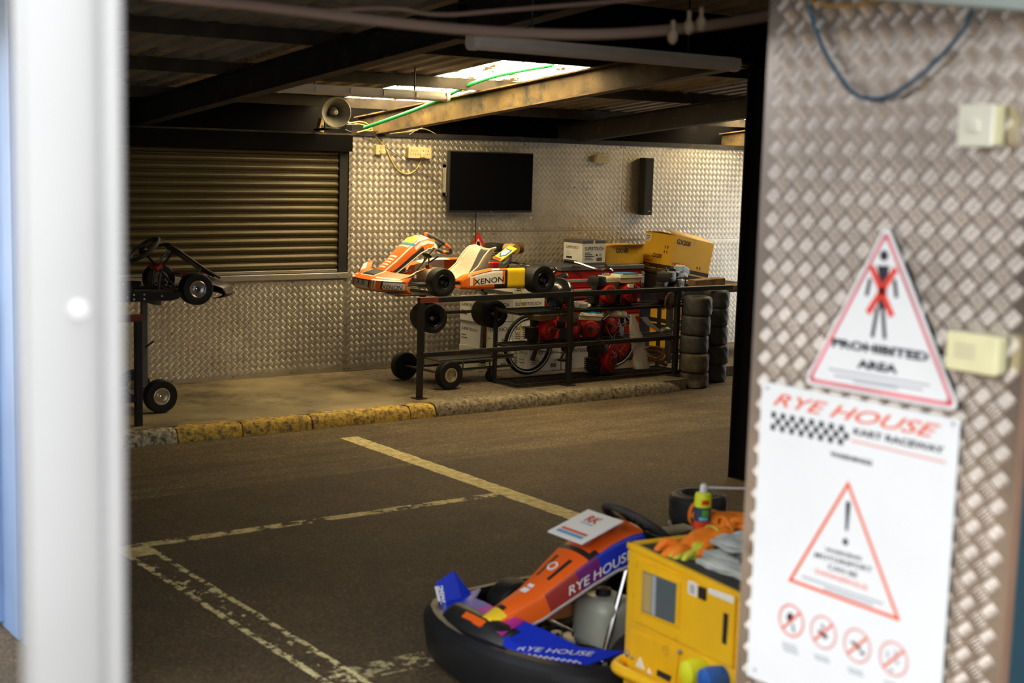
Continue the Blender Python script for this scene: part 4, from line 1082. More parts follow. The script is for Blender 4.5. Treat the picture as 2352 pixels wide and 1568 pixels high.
mb = MB(); square(mb, (0, 0, 0), (0, 0, .78), .05); part('post', mb, M_rail, lr, bevel=.003)
mb = MB(); square(mb, (-1.75, 0, 0), (-1.75, 0, .78), .05); part('post', mb, M_rail, lr, bevel=.003)
mb = MB(); square(mb, (-1.775, 0, .80), (.025, 0, .80), .05); part('top_rail', mb, M_railr, lr, bevel=.003)
for z in (.36, .20): 
    mb = MB(); square(mb, (-1.75, 0, z), (0, 0, z), .035); part('lower_rail', mb, M_rail, lr, bevel=.003)

# ---- three-tier rack of angle iron
rx0, rx1, ry0, ry1 = 7.49, 9.48, 10.05, 10.40
rk = thing('storage_rack', 'black angle-iron rack with three trays holding spare engines', 'rack', (rx0, ry0, ZR))
M_rack = mat('rack_black_iron', (.018, .016, .014), .5, var=.3, vscale=20, dirt=(.12, .08, .04), damt=.2, dscale=12)
LX, LY = rx1-rx0, ry1-ry0
for x in (0, LX):
    for y in ((LY,) if x == 0 else (0, LY)):
        mb = MB(); square(mb, (x, y, 0), (x, y, .69), .03); part('post', mb, M_rack, rk)
for z in (.02, .355, .665):
    mb = MB()
    for y in (0, LY): square(mb, (0, y, z), (LX, y, z), .025)
    for x in (0, LX/2, LX): square(mb, (x, 0, z), (x, LY, z), .022)
    t = part('tray_frame', mb, M_rack, rk)
    mb = MB()
    for k in range(1, 42): mb.lohi((k*LX/42-.004, .01, z-.004), (k*LX/42+.004, LY-.01, z+.002))
    for k in range(1, 9): mb.lohi((.01, k*LY/9-.004, z-.003), (LX-.01, k*LY/9+.004, z+.003))
    part('tray_mesh', mb, M_rack, t, kind='stuff', smooth=0)
ZT = [ZR+.035, ZR+.37, ZR+.68]

# ---- small petrol engines
M_engr = mat('engine_red', (.48, .016, .011), .38, var=.15, vscale=18, dirt=(.06, .02, .015), damt=.2, dscale=20)
M_tank = mat('engine_cream_tank', (.70, .62, .42), .45, var=.12, vscale=14, dirt=(.22, .15, .07), damt=.22, dscale=14)
M_cover = mat('oily_cover', (.30, .20, .09), .5, var=.3, vscale=20)
M_bluel = mat('blue_label', (.02, .28, .62), .45)
M_oil = mat('oily_metal', (.05, .045, .04), .45, .6, var=.4, vscale=25)
def engine(label, loc, rz, top='tank', red=True, sc=.75, tank=None, blue=False, tilt=0.0, honda=False, group=None):
    R = RZ(rz) @ RX(tilt)
    e = thing('small_engine', label, 'engine', loc, rot=R, scale=sc, group=group)
    cov = M_engr if red else M_oil
    mb = MB(); mb.lohi((-.13, -.09, .0), (.13, .12, .15)); mb.lohi((-.16, -.10, 0), (.16, .13, .018)); part('crankcase', mb, M_oil, e, bevel=.012)
    mb = MB(); mb.lathe([(.001, -.168), (.045, -.168), (.052, -.160), (.098, -.154), (.112, -.146), (.120, -.12), (.122, -.05), (.10, -.05)], (0, 0, .155), (0, 1, 0), 28); mb.prism([(-.12, .03), (.12, .03), (.13, .16), (.10, .26), (-.06, .275), (-.13, .20)], (0, -.09, 0), (1, 0, 0), (0, 0, 1), -.06)
    c = part('recoil_cover', mb, cov, e)
    mb = MB()
    for k in range(14):
        a = 2*PI*k/14; d = Vector((math.cos(a), 0, math.sin(a))); mb.box(Vector((0, -.156, .155))+d*.078, (.036, .010, .009), RY(-a))
    part('vent_slots', mb, M_bk, c, smooth=0)
    mb = MB(); mb.lathe([(.001, -.182), (.03, -.180), (.034, -.174)], (0, 0, .155), (0, 1, 0), 18); part('starter_cap', mb, M_bk if red else M_greyal, c)
    mb = MB(); mb.lohi((.085, -.165, .16), (.125, -.125, .18)); part('pull_handle', mb, M_bk, e, bevel=.006)
    mb = MB()
    for k in range(7): mb.lohi((-.225, -.07, .05+k*.022), (-.11, .09, .060+k*.022))
    part('cylinder_fins', mb, M_oil, e, smooth=0)
    mb = MB(); mb.lohi((-.20, -.06, .06), (-.12, .08, .19)); part('cylinder', mb, M_oil, e)
    tm = tank or M_tank
    if 'tank' in top:
        mb = MB(); mb.lohi((-.05, -.12, .275), (.17, .12, .375)); tk_ = part('fuel_tank', mb, tm, e, bevel=.035, seg=3)
        mb = MB(); mb.lathe([(.036, 0), (.040, .008), (.040, .026), (.030, .034), (.001, .036)], (.06, 0, .372), (0, 0, 1), 18); part('fuel_cap', mb, M_greyal if tank is None else M_bk, tk_)
        mb = MB(); mb.lohi((-.06, -.125, .305), (.18, .125, .313)); part('tank_seam', mb, tm, tk_, bevel=.002)
    if 'filter' in top:
        mb = MB(); mb.lohi((-.20, -.12, .25), (-.055, .08, .375)); f_ = part('air_filter_box', mb, M_black, e, bevel=.018, seg=2)
        mb = MB(); mb.lohi((-.205, -.122, .30), (-.05, .082, .308)); part('lid_seam', mb, M_black, f_)
        mb = MB(); mb.cyl((-.13, -.02, .37), (-.13, -.02, .395), .012, n=8); part('wing_nut', mb, M_bk, f_)
    if 'pan' in top:
        mb = MB(); mb.prism([(-.15, .27), (.13, .27), (.16, .33), (.165, .375), (-.165, .375), (-.17, .33)], (0, -.12, 0), (1, 0, 0), (0, 0, 1), -.22); f_ = part('air_filter_box', mb, tm, e, bevel=.014, seg=2)
        mb = MB(); mb.lohi((-.18, -.135, .335), (.175, .115, .345)); part('flange', mb, tm, f_, bevel=.003)
        if blue:
            mb = MB(); mb.lohi((-.12, -.11, .374), (.12, .09, .388)); part('blue_label', mb, M_bluel, f_)
    mb = MB(); mb.lohi((-.04, .06, .15), (.14, .17, .27)); part('muffler', mb, M_oil, e, bevel=.02, seg=2)
    mb = MB(); mb.tube([(.12, -.10, .10), (.15, -.15, .18), (.13, -.14, .28)], .006, 6, smooth=2); part('cable_stub', mb, M_bk, e)
    if honda:
        mb = MB(); mb.lohi((-.075, -.1755, .22), (.0, -.140, .262)); part('white_label', mb, M_wh, c)
    return e
G = 'spare engines on the rack'
def ex(px, y=10.22): return ony(px, 700, y).x
engine('red engine with black air filter box and cream fuel tank on top tray', (ex(1385), 10.235, ZT[2]), .10, 'tank filter', group=G)
engine('red engine with cream pan-shaped filter and blue label on top tray', (ex(1437), 10.235, ZT[2]), -.08, 'pan', blue=True, honda=True, group=G, sc=.78)
E3 = engine('all-black engine with black tank on top tray below yellow box', (ex(1538), 10.235, ZT[2]), .35, 'tank filter', red=False, tank=M_black, group=G, sc=.82)
engine('red engine with blue-topped brown filter on middle tray by bicycle wheel', (ex(1248), 10.235, ZT[1]), .15, 'pan', tank=M_cover, blue=True, group=G, sc=.76)
engine('dark red engine with oily brown filter on middle tray behind railing post', (ex(1310), 10.235, ZT[1]), .75, 'pan', tank=M_cover, group=G, sc=.66)
engine('red engine with pale tank and blue patch on middle tray', (ex(1365), 10.235, ZT[1]), -.85, 'pan', blue=True, group=G, sc=.66)
engine('tilted red engine with grubby cream tank on middle tray beside plastic bag', (ex(1412), 10.235, ZT[1]+.01), -1.0, 'tank', group=G, sc=.66, tilt=-.10)
engine('dirty dark red engine alone on the bottom tray', (ex(1388), 10.235, ZT[0]), .3, 'filter', group=G, sc=.82)
mb = MB(); mb.box((.20, -.05, .36), (.16, .13, .13), RY(.35)); bx_ = part('spare_filter_box', mb, M_tank, E3, bevel=.015)
mb = MB(); mb.box((.205, -.05, .375), (.166, .136, .04), RY(.35)); part('blue_tape', mb, M_bluel, bx_)
ds = thing('brake_disc', 'rusty brown disc leaning on the top tray below the black engine', 'disc', ony(1538, 691, 10.03), rot=RZ(.3) @ RX(.1))
mb = MB(); mb.lathe([(.03, -.01), (.085, -.01), (.088, 0), (.085, .01), (.03, .01)], (0, 0, 0), (0, 1, 0), 26, close=True); part('disc', mb, mat('rusty_disc', (.17, .08, .03), .6, .4, var=.3), ds)
mb = MB(); mb.cyl((0, -.03, 0), (0, .02, 0), .028, n=14); part('hub', mb, M_greyal, ds)

# ---- helmet, bottle
M_hel = mat('helmet_black', (.012, .012, .013), .22, coat=.5)
hl = thing('helmet', 'glossy black full-face helmet with clear visor marked XL on the rack', 'helmet', (ony(1279, 700, 10.24).x, 10.22, ZT[2]), math.radians(-100))
def hel(u, v):
    a, b = 2*PI*u, PI*(v*.86-.36); r = .135
    x = r*1.13*math.cos(a)*math.cos(b); y = r*.97*math.sin(a)*math.cos(b); z = r*1.05*math.sin(b)
    if math.cos(a) > 0 and b < .1: x *= 1.0+.13*math.cos(a)*min(1, (.1-b)*1.5)
    return Vector((x, y, z+.135))
mb = MB(); mb.grid(hel, 32, 20); part('shell', mb, M_hel, hl, smooth=80, solid=.006)
mb = MB(); mb.grid(lambda u, v: hel((u-.5)*.46 % 1, .42+.22*v)*1.0+Vector((math.cos(2*PI*(u-.5)*.46), math.sin(2*PI*(u-.5)*.46), 0))*.006, 16, 6); part('visor', mb, mat('smoked_visor', (.02, .022, .025), .15, spec=.6), hl, smooth=80)
mb = MB(); mb.tube([hel(.22, .40)+Vector((0, .008, 0)), hel(.25, .55)+Vector((0, .01, 0)), hel(.28, .40)+Vector((0, .008, 0))], .008, 6); part('visor_pivot', mb, M_greyal, hl)
p0 = Vector((.152, -.035, .03))
text(hl, 'XL', (.170, -.055, .022), (.170, .005, .022), .036, mat('bright_red', (.75, .03, .02), .4), up=(.1, 0, 1), world=False, lift=.004, bold=.02)
wb = thing('water_bottle', 'crumpled clear plastic bottle with white cap lying beside the helmet', 'bottle', (ony(1335, 705, 10.12).x, 10.12, ZT[2]+.03), rot=RZ(.2) @ RY(PI/2+.1))
M_clear = mat('clear_plastic', (.62, .64, .62), .12, alpha=.38, spec=.8)
mb = MB(); mb.lathe([(.001, 0), (.028, .002), (.032, .02), (.028, .05), (.033, .07), (.030, .10), (.032, .12), (.024, .15), (.012, .17), (.012, .18)], (0, 0, -.07), (0, 0, 1), 16); part('body', mb, M_clear, wb)
mb = MB(); mb.cyl((0, 0, .11), (0, 0, .128), .015, n=12); part('cap', mb, M_wh, wb)

# ---- bicycle behind the rack
bk = thing('bicycle', 'black bicycle with reflective-rimmed wheels parked behind the rack', 'bicycle', (8.05, 10.64, ZR))
wr = .288; M_refl = mat('reflective_rim', (.72, .74, .76), .3, var=.05); M_bikef = mat('bike_black', (.015, .015, .016), .3)
def bwheel(x):
    c = Vector((x, 0, wr)); mb = MB()
    mb.tube([c+Vector((math.cos(2*PI*k/48)*(wr-.018), 0, math.sin(2*PI*k/48)*(wr-.018))) for k in range(48)], .018, 8, closed=True); t = part('wheel', mb, M_tyre, bk, smooth=60)
    mb = MB(); mb.lathe([(wr-.036, -.0195), (wr-.026, -.0200), (wr-.026, -.017), (wr-.036, -.017)], c, (0, 1, 0), 48, close=True); part('reflective_band', mb, M_refl, t)
    mb = MB(); mb.lathe([(wr-.052, -.010), (wr-.034, -.012), (wr-.034, .012), (wr-.052, .010)], c, (0, 1, 0), 40, close=True); part('rim', mb, M_rimb, t)
    mb = MB()
    for k in range(28):
        a = 2*PI*k/28; b = a+(.5 if k % 2 else -.5); mb.cyl(c+Vector((math.cos(b)*.02, (.02 if k % 4 < 2 else -.02), math.sin(b)*.02)), c+Vector((math.cos(a)*(wr-.045), 0, math.sin(a)*(wr-.045))), .0012, n=4, cap=False)
    part('spokes', mb, M_chrome, t, kind='stuff')
    mb = MB(); mb.cyl(c-Vector((0, .045, 0)), c+Vector((0, .045, 0)), .016, n=12); part('hub', mb, M_dark, t)
bwheel(0); bwheel(1.06)
bbk = Vector((.44, 0, .27)); hd_ = Vector((.92, 0, .72)); sd_ = Vector((.32, 0, .74))
mb = MB()
for a, b, r in ((bbk, sd_, .016), (sd_-Vector((-.03, 0, .05)), hd_, .017), (bbk, hd_-Vector((-.02, 0, .10)), .019)): mb.tube([a, b], r, 10)
for s in (-.03, .03):
    mb.tube([bbk+Vector((0, s, 0)), Vector((0, s*1.6, wr))], .010, 8); mb.tube([sd_-Vector((-.03, 0, .06)), Vector((0, s*1.6, wr))], .009, 8)
part('frame', mb, M_bikef, bk)
mb = MB()
for s in (-.045, .045): mb.tube([hd_+Vector((.02, s*.6, -.08)), hd_+Vector((.06, s, -.2)), Vector((1.06, s, wr))], .012, 8, smooth=1)
mb.tube([hd_+Vector((.03, 0, -.1)), hd_+Vector((-.06, 0, .22))], .016, 8); part('fork', mb, M_bikef, bk)
mb = MB(); hb = hd_+Vector((-.08, 0, .26)); mb.tube([hb+Vector((-.16, -.30, .06)), hb+Vector((-.08, -.24, .05)), hb+Vector((.0, -.08, 0)), hb+Vector((.0, .08, 0)), hb+Vector((-.08, .24, .05)), hb+Vector((-.16, .30, .06))], .0125, 8, smooth=2); h_b = part('handlebar', mb, M_chrome, bk)
for s in (-1, 1):
    mb = MB(); mb.tube([hb+Vector((-.08, s*.25, .05)), hb+Vector((-.19, s*.32, .065))], .018, 8); part('grip', mb, M_black, h_b)
    mb = MB(); mb.tube([hb+Vector((-.04, s*.2, .03)), hb+Vector((-.02, s*.24, .0)), hb+Vector((-.10, s*.30, .01))], .007, 6, smooth=1); part('brake_lever', mb, M_chrome, h_b)
mb = MB(); mb.tube([sd_, sd_+Vector((-.03, 0, .16))], .014, 8); part('seat_post', mb, M_chrome, bk)
def sad(u, v):
    s = (v-.5)*2; x = .14-.28*u; w = .025+.055*u**1.6; return sd_+Vector((-.03+x, s*w, .19-.03*s*s+.015*math.cos(u*5)))
mb = MB(); mb.grid(sad, 12, 8); part('saddle', mb, M_black, bk, smooth=80, solid=.03)
mb = MB(); mb.lathe([(.02, -.055), (.085, -.055), (.09, -.050), (.085, -.047), (.02, -.047)], bbk, (0, 1, 0), 28, close=True); part('chainring', mb, M_dark, bk)
mb = MB(); mb.tube([bbk+Vector((0, -.06, 0)), bbk+Vector((-.10, -.07, -.13))], .010, 6); mb.box(bbk+Vector((-.10, -.11, -.135)), (.09, .07, .02)); part('crank', mb, M_dark, bk)
mb = MB(); mb.tube([Vector((0, -.045, wr+.045)), bbk+Vector((0, -.05, .085))], .004, 5); mb.tube([Vector((0, -.045, wr-.045)), bbk+Vector((0, -.05, -.085))], .004, 5); mb.lathe([(.01, -.05), (.05, -.05), (.052, -.04), (.01, -.04)], (0, 0, wr), (0, 1, 0), 20, close=True); part('chain', mb, M_dark, bk)
mb = MB(); mb.box((.03, -.05, wr-.10), (.03, .03, .10), RY(.4)); mb.box((.06, -.055, wr-.03), (.06, .04, .03)); part('derailleur', mb, M_dark, bk)

# ---- tool chest with boxes on it
cx0, cx1, cy0, cy1 = 8.70, 9.76, 11.0, 11.44
tcst = thing('tool_chest', 'red tool chest with dark grey lid behind the engines', 'cabinet', (cx0, cy0, ZR))
mb = MB(); mb.lohi((0, 0, .03), (cx1-cx0, cy1-cy0, .94)); part('body', mb, mat('chest_red', (.50, .016, .012), .35, var=.08), tcst, bevel=.006)
mb = MB(); mb.lohi((-.02, -.02, .94), (cx1-cx0+.02, cy1-cy0, .985)); part('lid', mb, mat('chest_lid_grey', (.10, .10, .105), .5, var=.2), tcst, bevel=.006)
zz = .05
for hgt in (.24, .20, .16, .12, .10):
    mb = MB(); mb.lohi((.02, -.008, zz), (cx1-cx0-.02, .004, zz+hgt-.012)); dr = part('drawer', mb, MATS['chest_red'], tcst, bevel=.003)
    mb = MB(); mb.lohi((.03, -.018, zz+hgt-.046), (cx1-cx0-.03, -.006, zz+hgt-.016)); part('drawer_pull', mb, mat('pull_silver', (.60, .58, .52), .4, .5), dr, bevel=.003)
    zz += hgt
for x in (.08, cx1-cx0-.08):
    for y in (.08, cy1-cy0-.08):
        mb = MB(); mb.cyl((x, y-.015, .02), (x, y+.015, .02), .02, n=12); mb.lohi((x-.012, y-.02, .018), (x+.012, y+.02, .034)); part('castor', mb, M_dark, tcst)

M_card_w = mat('white_carton', (.74, .72, .66), .65, var=.05, vscale=6)
M_card_y = mat('yellow_carton', (.80, .47, .03), .6, var=.06, vscale=5)
M_card_t = mat('carton_tan_inside', (.62, .42, .16), .7, var=.06)
M_card_k = mat('carton_black_print', (.018, .016, .014), .6)
M_hred = mat('carton_red_print', (.62, .05, .02), .6)
M_pale = mat('pale_label', (.80, .77, .70), .6)
def carton(name, label, loc, dims, m, rot=None, group=None, bands=None, bandmat=None):
    b = thing(name, label, 'box', loc, rot=rot, group=group); w, d, h = dims
    mb = MB(); mb.lohi((0, 0, 0), (w, d, h)); part('carton', mb, m, b, bevel=.002)
    for z0, z1 in (bands or []):
        mb = MB(); mb.lohi((-.0008, -.0008, z0), (w+.0008, d+.0008, z1)); part('printed_band', mb, bandmat or M_card_k, b, smooth=0)
    mb = MB(); mb.lohi((w*.47, -.0012, h-.06), (w*.53, d+.0012, h+.0012)); part('tape', mb, M_card_t if m is M_card_y else M_pale, b, smooth=0)
    return b
def lab(b, face, s, u0, v, u1, h, m, **k):
    """lettering on a carton: face 'f' = front (-y), 'l' = left (-x); u,v in metres from that face's lower-left corner"""
    if face == 'f': A, B, up = (u0, -.0012, v), (u1, -.0012, v), (0, 0, 1)
    else: A, B, up = (-.0012, b['_d']-u0, v), (-.0012, b['_d']-u1, v), (0, 0, 1)
    return text(b, s, A, B, h, m, up=up, world=False, lift=.0006, **k)
def bars(b, face, u0, v0, n, w, step, m=None, hh=.006):
    mb = MB()
    for k in range(n):
        ww = w*(.6+.4*((k*37) % 5)/4)
        if face == 'f': mb.lohi((u0, -.002, v0-k*step), (u0+ww, -.0005, v0-k*step+hh))
        else: mb.lohi((-.002, b['_d']-u0-ww, v0-k*step), (-.0005, b['_d']-u0, v0-k*step+hh))
    return part('small_print', mb, m or M_card_k, b, smooth=0)
ZL = ZR+.985
s1 = carton('supertouch_carton'.replace('supertouch', 'glove'), 'white carton with dark grey bands printed SUPERTOUCH standing on the tool chest', (8.95, 10.99, ZL), (.30, .30, .25), M_card_w, bands=[(0, .032), (.222, .2515)], bandmat=mat('carton_grey_band', (.09, .085, .08), .6)); s1['_d'] = .30
lab(s1, 'f', 'SUPERTOUCH', .035, .155, .275, .034, M_card_k, bold=.012); bars(s1, 'f', .035, .125, 5, .12, .017); 
lab(s1, 'f', 'CE', .215, .095, .25, .022, M_card_k)
mb = MB(); mb.cyl((.19, -.0018, .105), (.19, .0005, .105), .011, n=14); part('round_mark', mb, M_card_k, s1)
mb = MB()
for k in range(12): mb.lohi((.19+k*.006, -.0016, .045), (.19+k*.006+.002+.002*(k % 3 == 0), -.0003, .08))
part('barcode', mb, M_card_k, s1, smooth=0, kind='stuff')
lab(s1, 'l', 'SUPERTOUCH', .045, .165, .235, .026, M_card_k, bold=.008); bars(s1, 'l', .05, .125, 2, .08, .02, M_inkg); bars(s1, 'l', .05, .065, 1, .15, .02, M_card_k, .02)
g1 = carton('engine_carton', 'low yellow carton printed GX160 lying behind the white carton on tool chest', (9.36, 11.10, ZL), (.50, .30, .19), M_card_y); g1['_d'] = .30
lab(g1, 'f', 'GX160', .12, .115, .29, .045, M_card_k, bold=.03); bars(g1, 'l', .08, .14, 4, .04, .02)
mb = MB(); mb.add([(0, 0, .191), (.5, 0, .191), (.48, -.06, .205), (.04, -.05, .20)], [(0, 1, 2, 3)]); part('flap', mb, M_card_y, g1, solid=.004)
# big tilted GX200 carton
tw, td, th = .56, .47, .42
g2 = carton('engine_carton', 'large yellow carton printed GX200 tilted sideways with its top flaps ajar', (10.04, 10.90, .975), (tw, td, th), M_card_y, rot=RY(math.radians(10)) @ RX(math.radians(2)), bands=[(.0, .045), (.060, .10)]); g2['_d'] = td
lab(g2, 'f', 'GX200', .025, .340, .225, .050, M_card_k, bold=.03); lab(g2, 'f', 'HONDA', .025, .112, .235, .034, M_hred, bold=.03)
lab(g2, 'l', 'GX200', .17, .165, .315, .042, M_card_k, bold=.03); lab(g2, 'l', 'HONDA', .05, .112, .18, .026, M_hred, bold=.02)
lab(g2, 'l', 'Engine', .03, .068, .15, .026, M_card_y); lab(g2, 'l', 'Moteur', .03, .012, .15, .026, M_card_y)
mb = MB(); mb.lohi((-.002, td-.10, th-.10), (-.0004, td-.005, th-.02)); wl = part('white_label', mb, M_pale, g2, smooth=0)
mb = MB()
for k in range(3): mb.lohi((-.0026, td-.085+.01*k, th-.045-k*.018), (-.0018, td-.02, th-.038-k*.018))
part('label_print', mb, M_card_k, wl, smooth=0)
for (fx, u, v) in (('l', .34, .27), ('l', .38, .27), ('l', .34, .22), ('l', .38, .22), ('f', .38, .12), ('f', .42, .12), ('f', .38, .07), ('f', .42, .07)):
    mb = MB()
    if fx == 'l': mb.prism([(-.010, 0), (.010, 0), (.003, .012), (.010, .02), (0, .034), (-.010, .02), (-.003, .012)], (-.0014, td-u, v), (0, -1, 0), (0, 0, 1), .0004)
    else: mb.prism([(-.010, 0), (.010, 0), (.003, .012), (.010, .02), (0, .034), (-.010, .02), (-.003, .012)], (u, -.0014, v), (1, 0, 0), (0, 0, 1), .0004)
    part('handling_mark', mb, M_card_k, g2, smooth=0)
mb = MB(); mb.add([(0, 0, th+.002), (tw, 0, th+.002), (tw+.01, td*.52, th+.055), (.02, td*.5, th+.06)], [(0, 1, 2, 3)]); part('flap', mb, M_card_t, g2, solid=.005)
mb = MB(); mb.add([(0, td, th+.002), (tw, td, th+.002), (tw, td*.55, th+.02), (0, td*.55, th+.02)], [(0, 1, 2, 3)]); part('flap', mb, M_card_t, g2, solid=.005)

# ---- work bench at the right with boxes under it and timbers on it
wbn = thing('work_bench', 'dark low bench behind the tyre stacks carrying timbers', 'bench', (9.82, 10.62, ZR))
M_bench = mat('bench_dark_wood', (.035, .027, .018), .8, var=.3)
mb = MB(); mb.lohi((0, 0, .70), (1.55, .85, .74)); part('top', mb, M_bench, wbn, bevel=.003)
for x in (.03, 1.5):
    for y in (.03, .82):
        mb = MB(); square(mb, (x, y, 0), (x, y, .70), .05); part('leg', mb, M_bench, wbn)
mb = MB(); mb.lohi((0, .82, 0), (1.55, .85, .70)); part('back_panel', mb, M_bench, wbn)  # added dark panel, hides the bright wall under the bench
bt = thing('gap_filler', 'added black toolbox on the bench behind the all-black engine', 'filler', (9.84, 10.72, ZR+.742))  # added to keep the gap before the lit wall dark
mb = MB(); mb.lohi((0, 0, 0), (.17, .34, .15)); part('tray', mb, M_black, bt, bevel=.012)
mb = MB(); mb.lohi((-.004, -.004, .15), (.174, .344, .19)); part('lid', mb, M_black, bt, bevel=.012)
mb = MB(); mb.tube([(.085, .10, .19), (.085, .10, .215), (.085, .24, .215), (.085, .24, .19)], .010, 6); part('handle', mb, M_black, bt)
M_timb = mat('oiled_timber', (.24, .13, .05), .75, var=.35, vscale=10, dirt=(.08, .05, .025), damt=.35, dscale=6)
def timber(label, pa, pb, Y, dy, hgt, dep):
    A, B = ony(*pa, Y), ony(*pb, Y+dy); t = thing('timber_beam', label, 'timber', A); d = B-A
    mb = MB(); mb.box(d/2, (d.length, dep, hgt), RZ(math.atan2(d.y, d.x)) @ RY(-math.atan2(d.z, math.hypot(d.x, d.y)))); part('beam', mb, M_timb, t, bevel=.006)
    e = d.normalized(); mb = MB(); mb.box(d+e*.001, (.002, dep*.9, hgt*.85), RZ(math.atan2(d.y, d.x))); part('sawn_end', mb, mat('sawn_end', (.32, .19, .07), .8, var=.3, vscale=40), t)
timber('short thick brown timber beam lying on bench in front of tilted yellow carton', (1588, 651), (1658, 645), 10.50, -.05, .075, .12)
timber('long weathered plank poking out beyond the brown beam', (1640, 662), (1700, 657), 10.62, -.05, .05, .14)
mb = MB()
for k in range(2):
    b_ = carton('engine_carton', ['yellow carton with HONDA print and black bands under the bench, upper one', 'yellow carton with black bands under the bench, lower one'][k], (9.90, 10.66, ZR+.005+k*.30), (.56, .34, .295), M_card_y, bands=[(.02, .07), (.085, .13)], group='yellow cartons under the bench'); b_['_d'] = .34
    lab(b_, 'f', 'HONDA', .03, .155, .23, .032, M_hred, bold=.03); lab(b_, 'l', 'GX160', .06, .225, .22, .04, M_card_k, bold=.03)
    mb = MB(); mb.lohi((.18, -.0016, 0), (.21, -.0004, .295)); part('strap', mb, M_ye, b_, smooth=0)

# ---- stack of white cartons behind the bicycle
def wcarton(label, loc, dims, k):
    c = carton('glove_carton', label, loc, dims, M_card_w, group='white cartons stacked behind the bicycle'); c['_d'] = dims[1]
    lab(c, 'f', 'SUPERTOUCH', .03, dims[2]*.62, dims[0]-.04, .034, M_card_k, bold=.01)
    bars(c, 'f', .03, dims[2]*.48, 4, .10, .018); lab(c, 'f', 'CE', dims[0]-.09, dims[2]*.34, dims[0]-.05, .022, M_card_k)
    lab(c, 'l', 'SUPERTOUCH', .03, dims[2]*.62, dims[1]-.04, .026, M_card_k, bold=.01); bars(c, 'l', .03, dims[2]*.4, 2, .12, .03)
    mb = MB(); mb.lohi((dims[0]*.22, -.0022, 0), (dims[0]*.25, -.0002, dims[2])); part('yellow_strap', mb, M_ye, c, smooth=0)
    mb = MB()
    for q in range(10): mb.lohi((dims[0]-.12+q*.007, -.0016, .03), (dims[0]-.12+q*.007+.003, -.0003, .07))
    part('barcode', mb, M_card_k, c, smooth=0, kind='stuff')
names = ['bottom', 'second', 'third', 'top']
for col, (x, y) in enumerate(((7.72, 10.99), (8.12, 11.0))):
    for k in range(4 if col else 3):
        wcarton('white carton, %s of its stack %s, behind the bicycle wheel' % (names[k], ['beside the trolley upright', 'against the tool chest'][col]), (x+.012*(k % 2), y+.006*(k % 2), ZR+k*.235), (.385, .33, .232), k)
wcarton('white carton on the ground between bicycle wheels, left neighbour of another', (8.16, 10.76, ZR), (.38, .20, .26), 0)
wcarton('white carton on the ground under bicycle frame, next to the dirty engine', (8.56, 10.76, ZR), (.42, .20, .26), 0)

# ---- tyre stacks at the end of the curb
M_tyre2 = mat('scuffed_slick', (.050, .049, .048), .62, var=.35, vscale=9, dirt=(.11, .085, .05), damt=.15, dscale=10, bump=.4, bscale=30)
M_tyre3 = mat('muddy_slick', (.085, .068, .045), .85, var=.35, vscale=9, dirt=(.16, .12, .06), damt=.35, dscale=8, bump=.5, bscale=30)
def tyre_stack(x, y, n, R, Ht, labs, grp, seed):
    rnd = random.Random(seed); z = 0.0
    for k in range(n):
        h = Ht*rnd.uniform(.94, 1.06); ox, oy = rnd.uniform(-.012, .012), rnd.uniform(-.012, .012)
        if k == 0 and seed == 3: ox += .0; h *= .85
        t = thing('tyre_casing', labs[k], 'tyre', (x+ox, y+oy, z), group=grp)
        w = h/2; rr = .065; a0 = rnd.uniform(0, 6)
        def pf(v): 
            L_ = [(rr, -w*.80), (rr+.03, -w*.98), (R*.86, -w), (R*.97, -w*.86), (R, -w*.5), (R*1.005, 0), (R, w*.5), (R*.97, w*.86), (R*.86, w), (rr+.03, w*.98), (rr, w*.80), (rr-.004, 0), (rr, -w*.80)]
            return lerp_list(L_, v)
        def fn(u, v):
            r, hh = pf(v); a = 2*PI*u
            if r > R*.9: r += .003*math.sin(9*a+a0+hh*60)+.0025*math.sin(23*a+a0)*math.cos(hh*80)
            if seed == 3 and k == 0 and math.cos(a-3.9) > .75 and abs(hh) < w*.7: r -= .03*(math.cos(a-3.9)-.75)/.25*(1-abs(hh)/w)
            return Vector((r*math.cos(a), r*math.sin(a), w+hh))
        mb = MB(); mb.grid(fn, 48, 24); part('carcass', mb, M_tyre3 if (k < 2 and seed == 3) else M_tyre2, t, smooth=60)
        mb = MB(); mb.lathe([(rr-.003, h-.02), (rr+.010, h-.008), (rr+.018, h-.006)], (0, 0, 0), (0, 0, 1), 28); part('bead', mb, M_tyre, t)
        z += h
pos = ['lowest muddy dented', 'second from ground, muddy', 'middle', 'fourth from ground', 'topmost']
b1 = onz(1617, 897, 0)
tyre_stack(9.47, 9.86, 5, .137, .180, ['%s worn slick tyre of the stack at the curb end' % q for q in pos], 'worn slicks stacked at the curb end', 3)
tyre_stack(9.90, 10.05, 5, .137, .180, ['%s slick tyre of the stack behind the curb-end stack' % q for q in ['lowest', 'second from ground', 'middle', 'fourth from ground', 'topmost']], 'worn slicks stacked behind the first stack', 5)

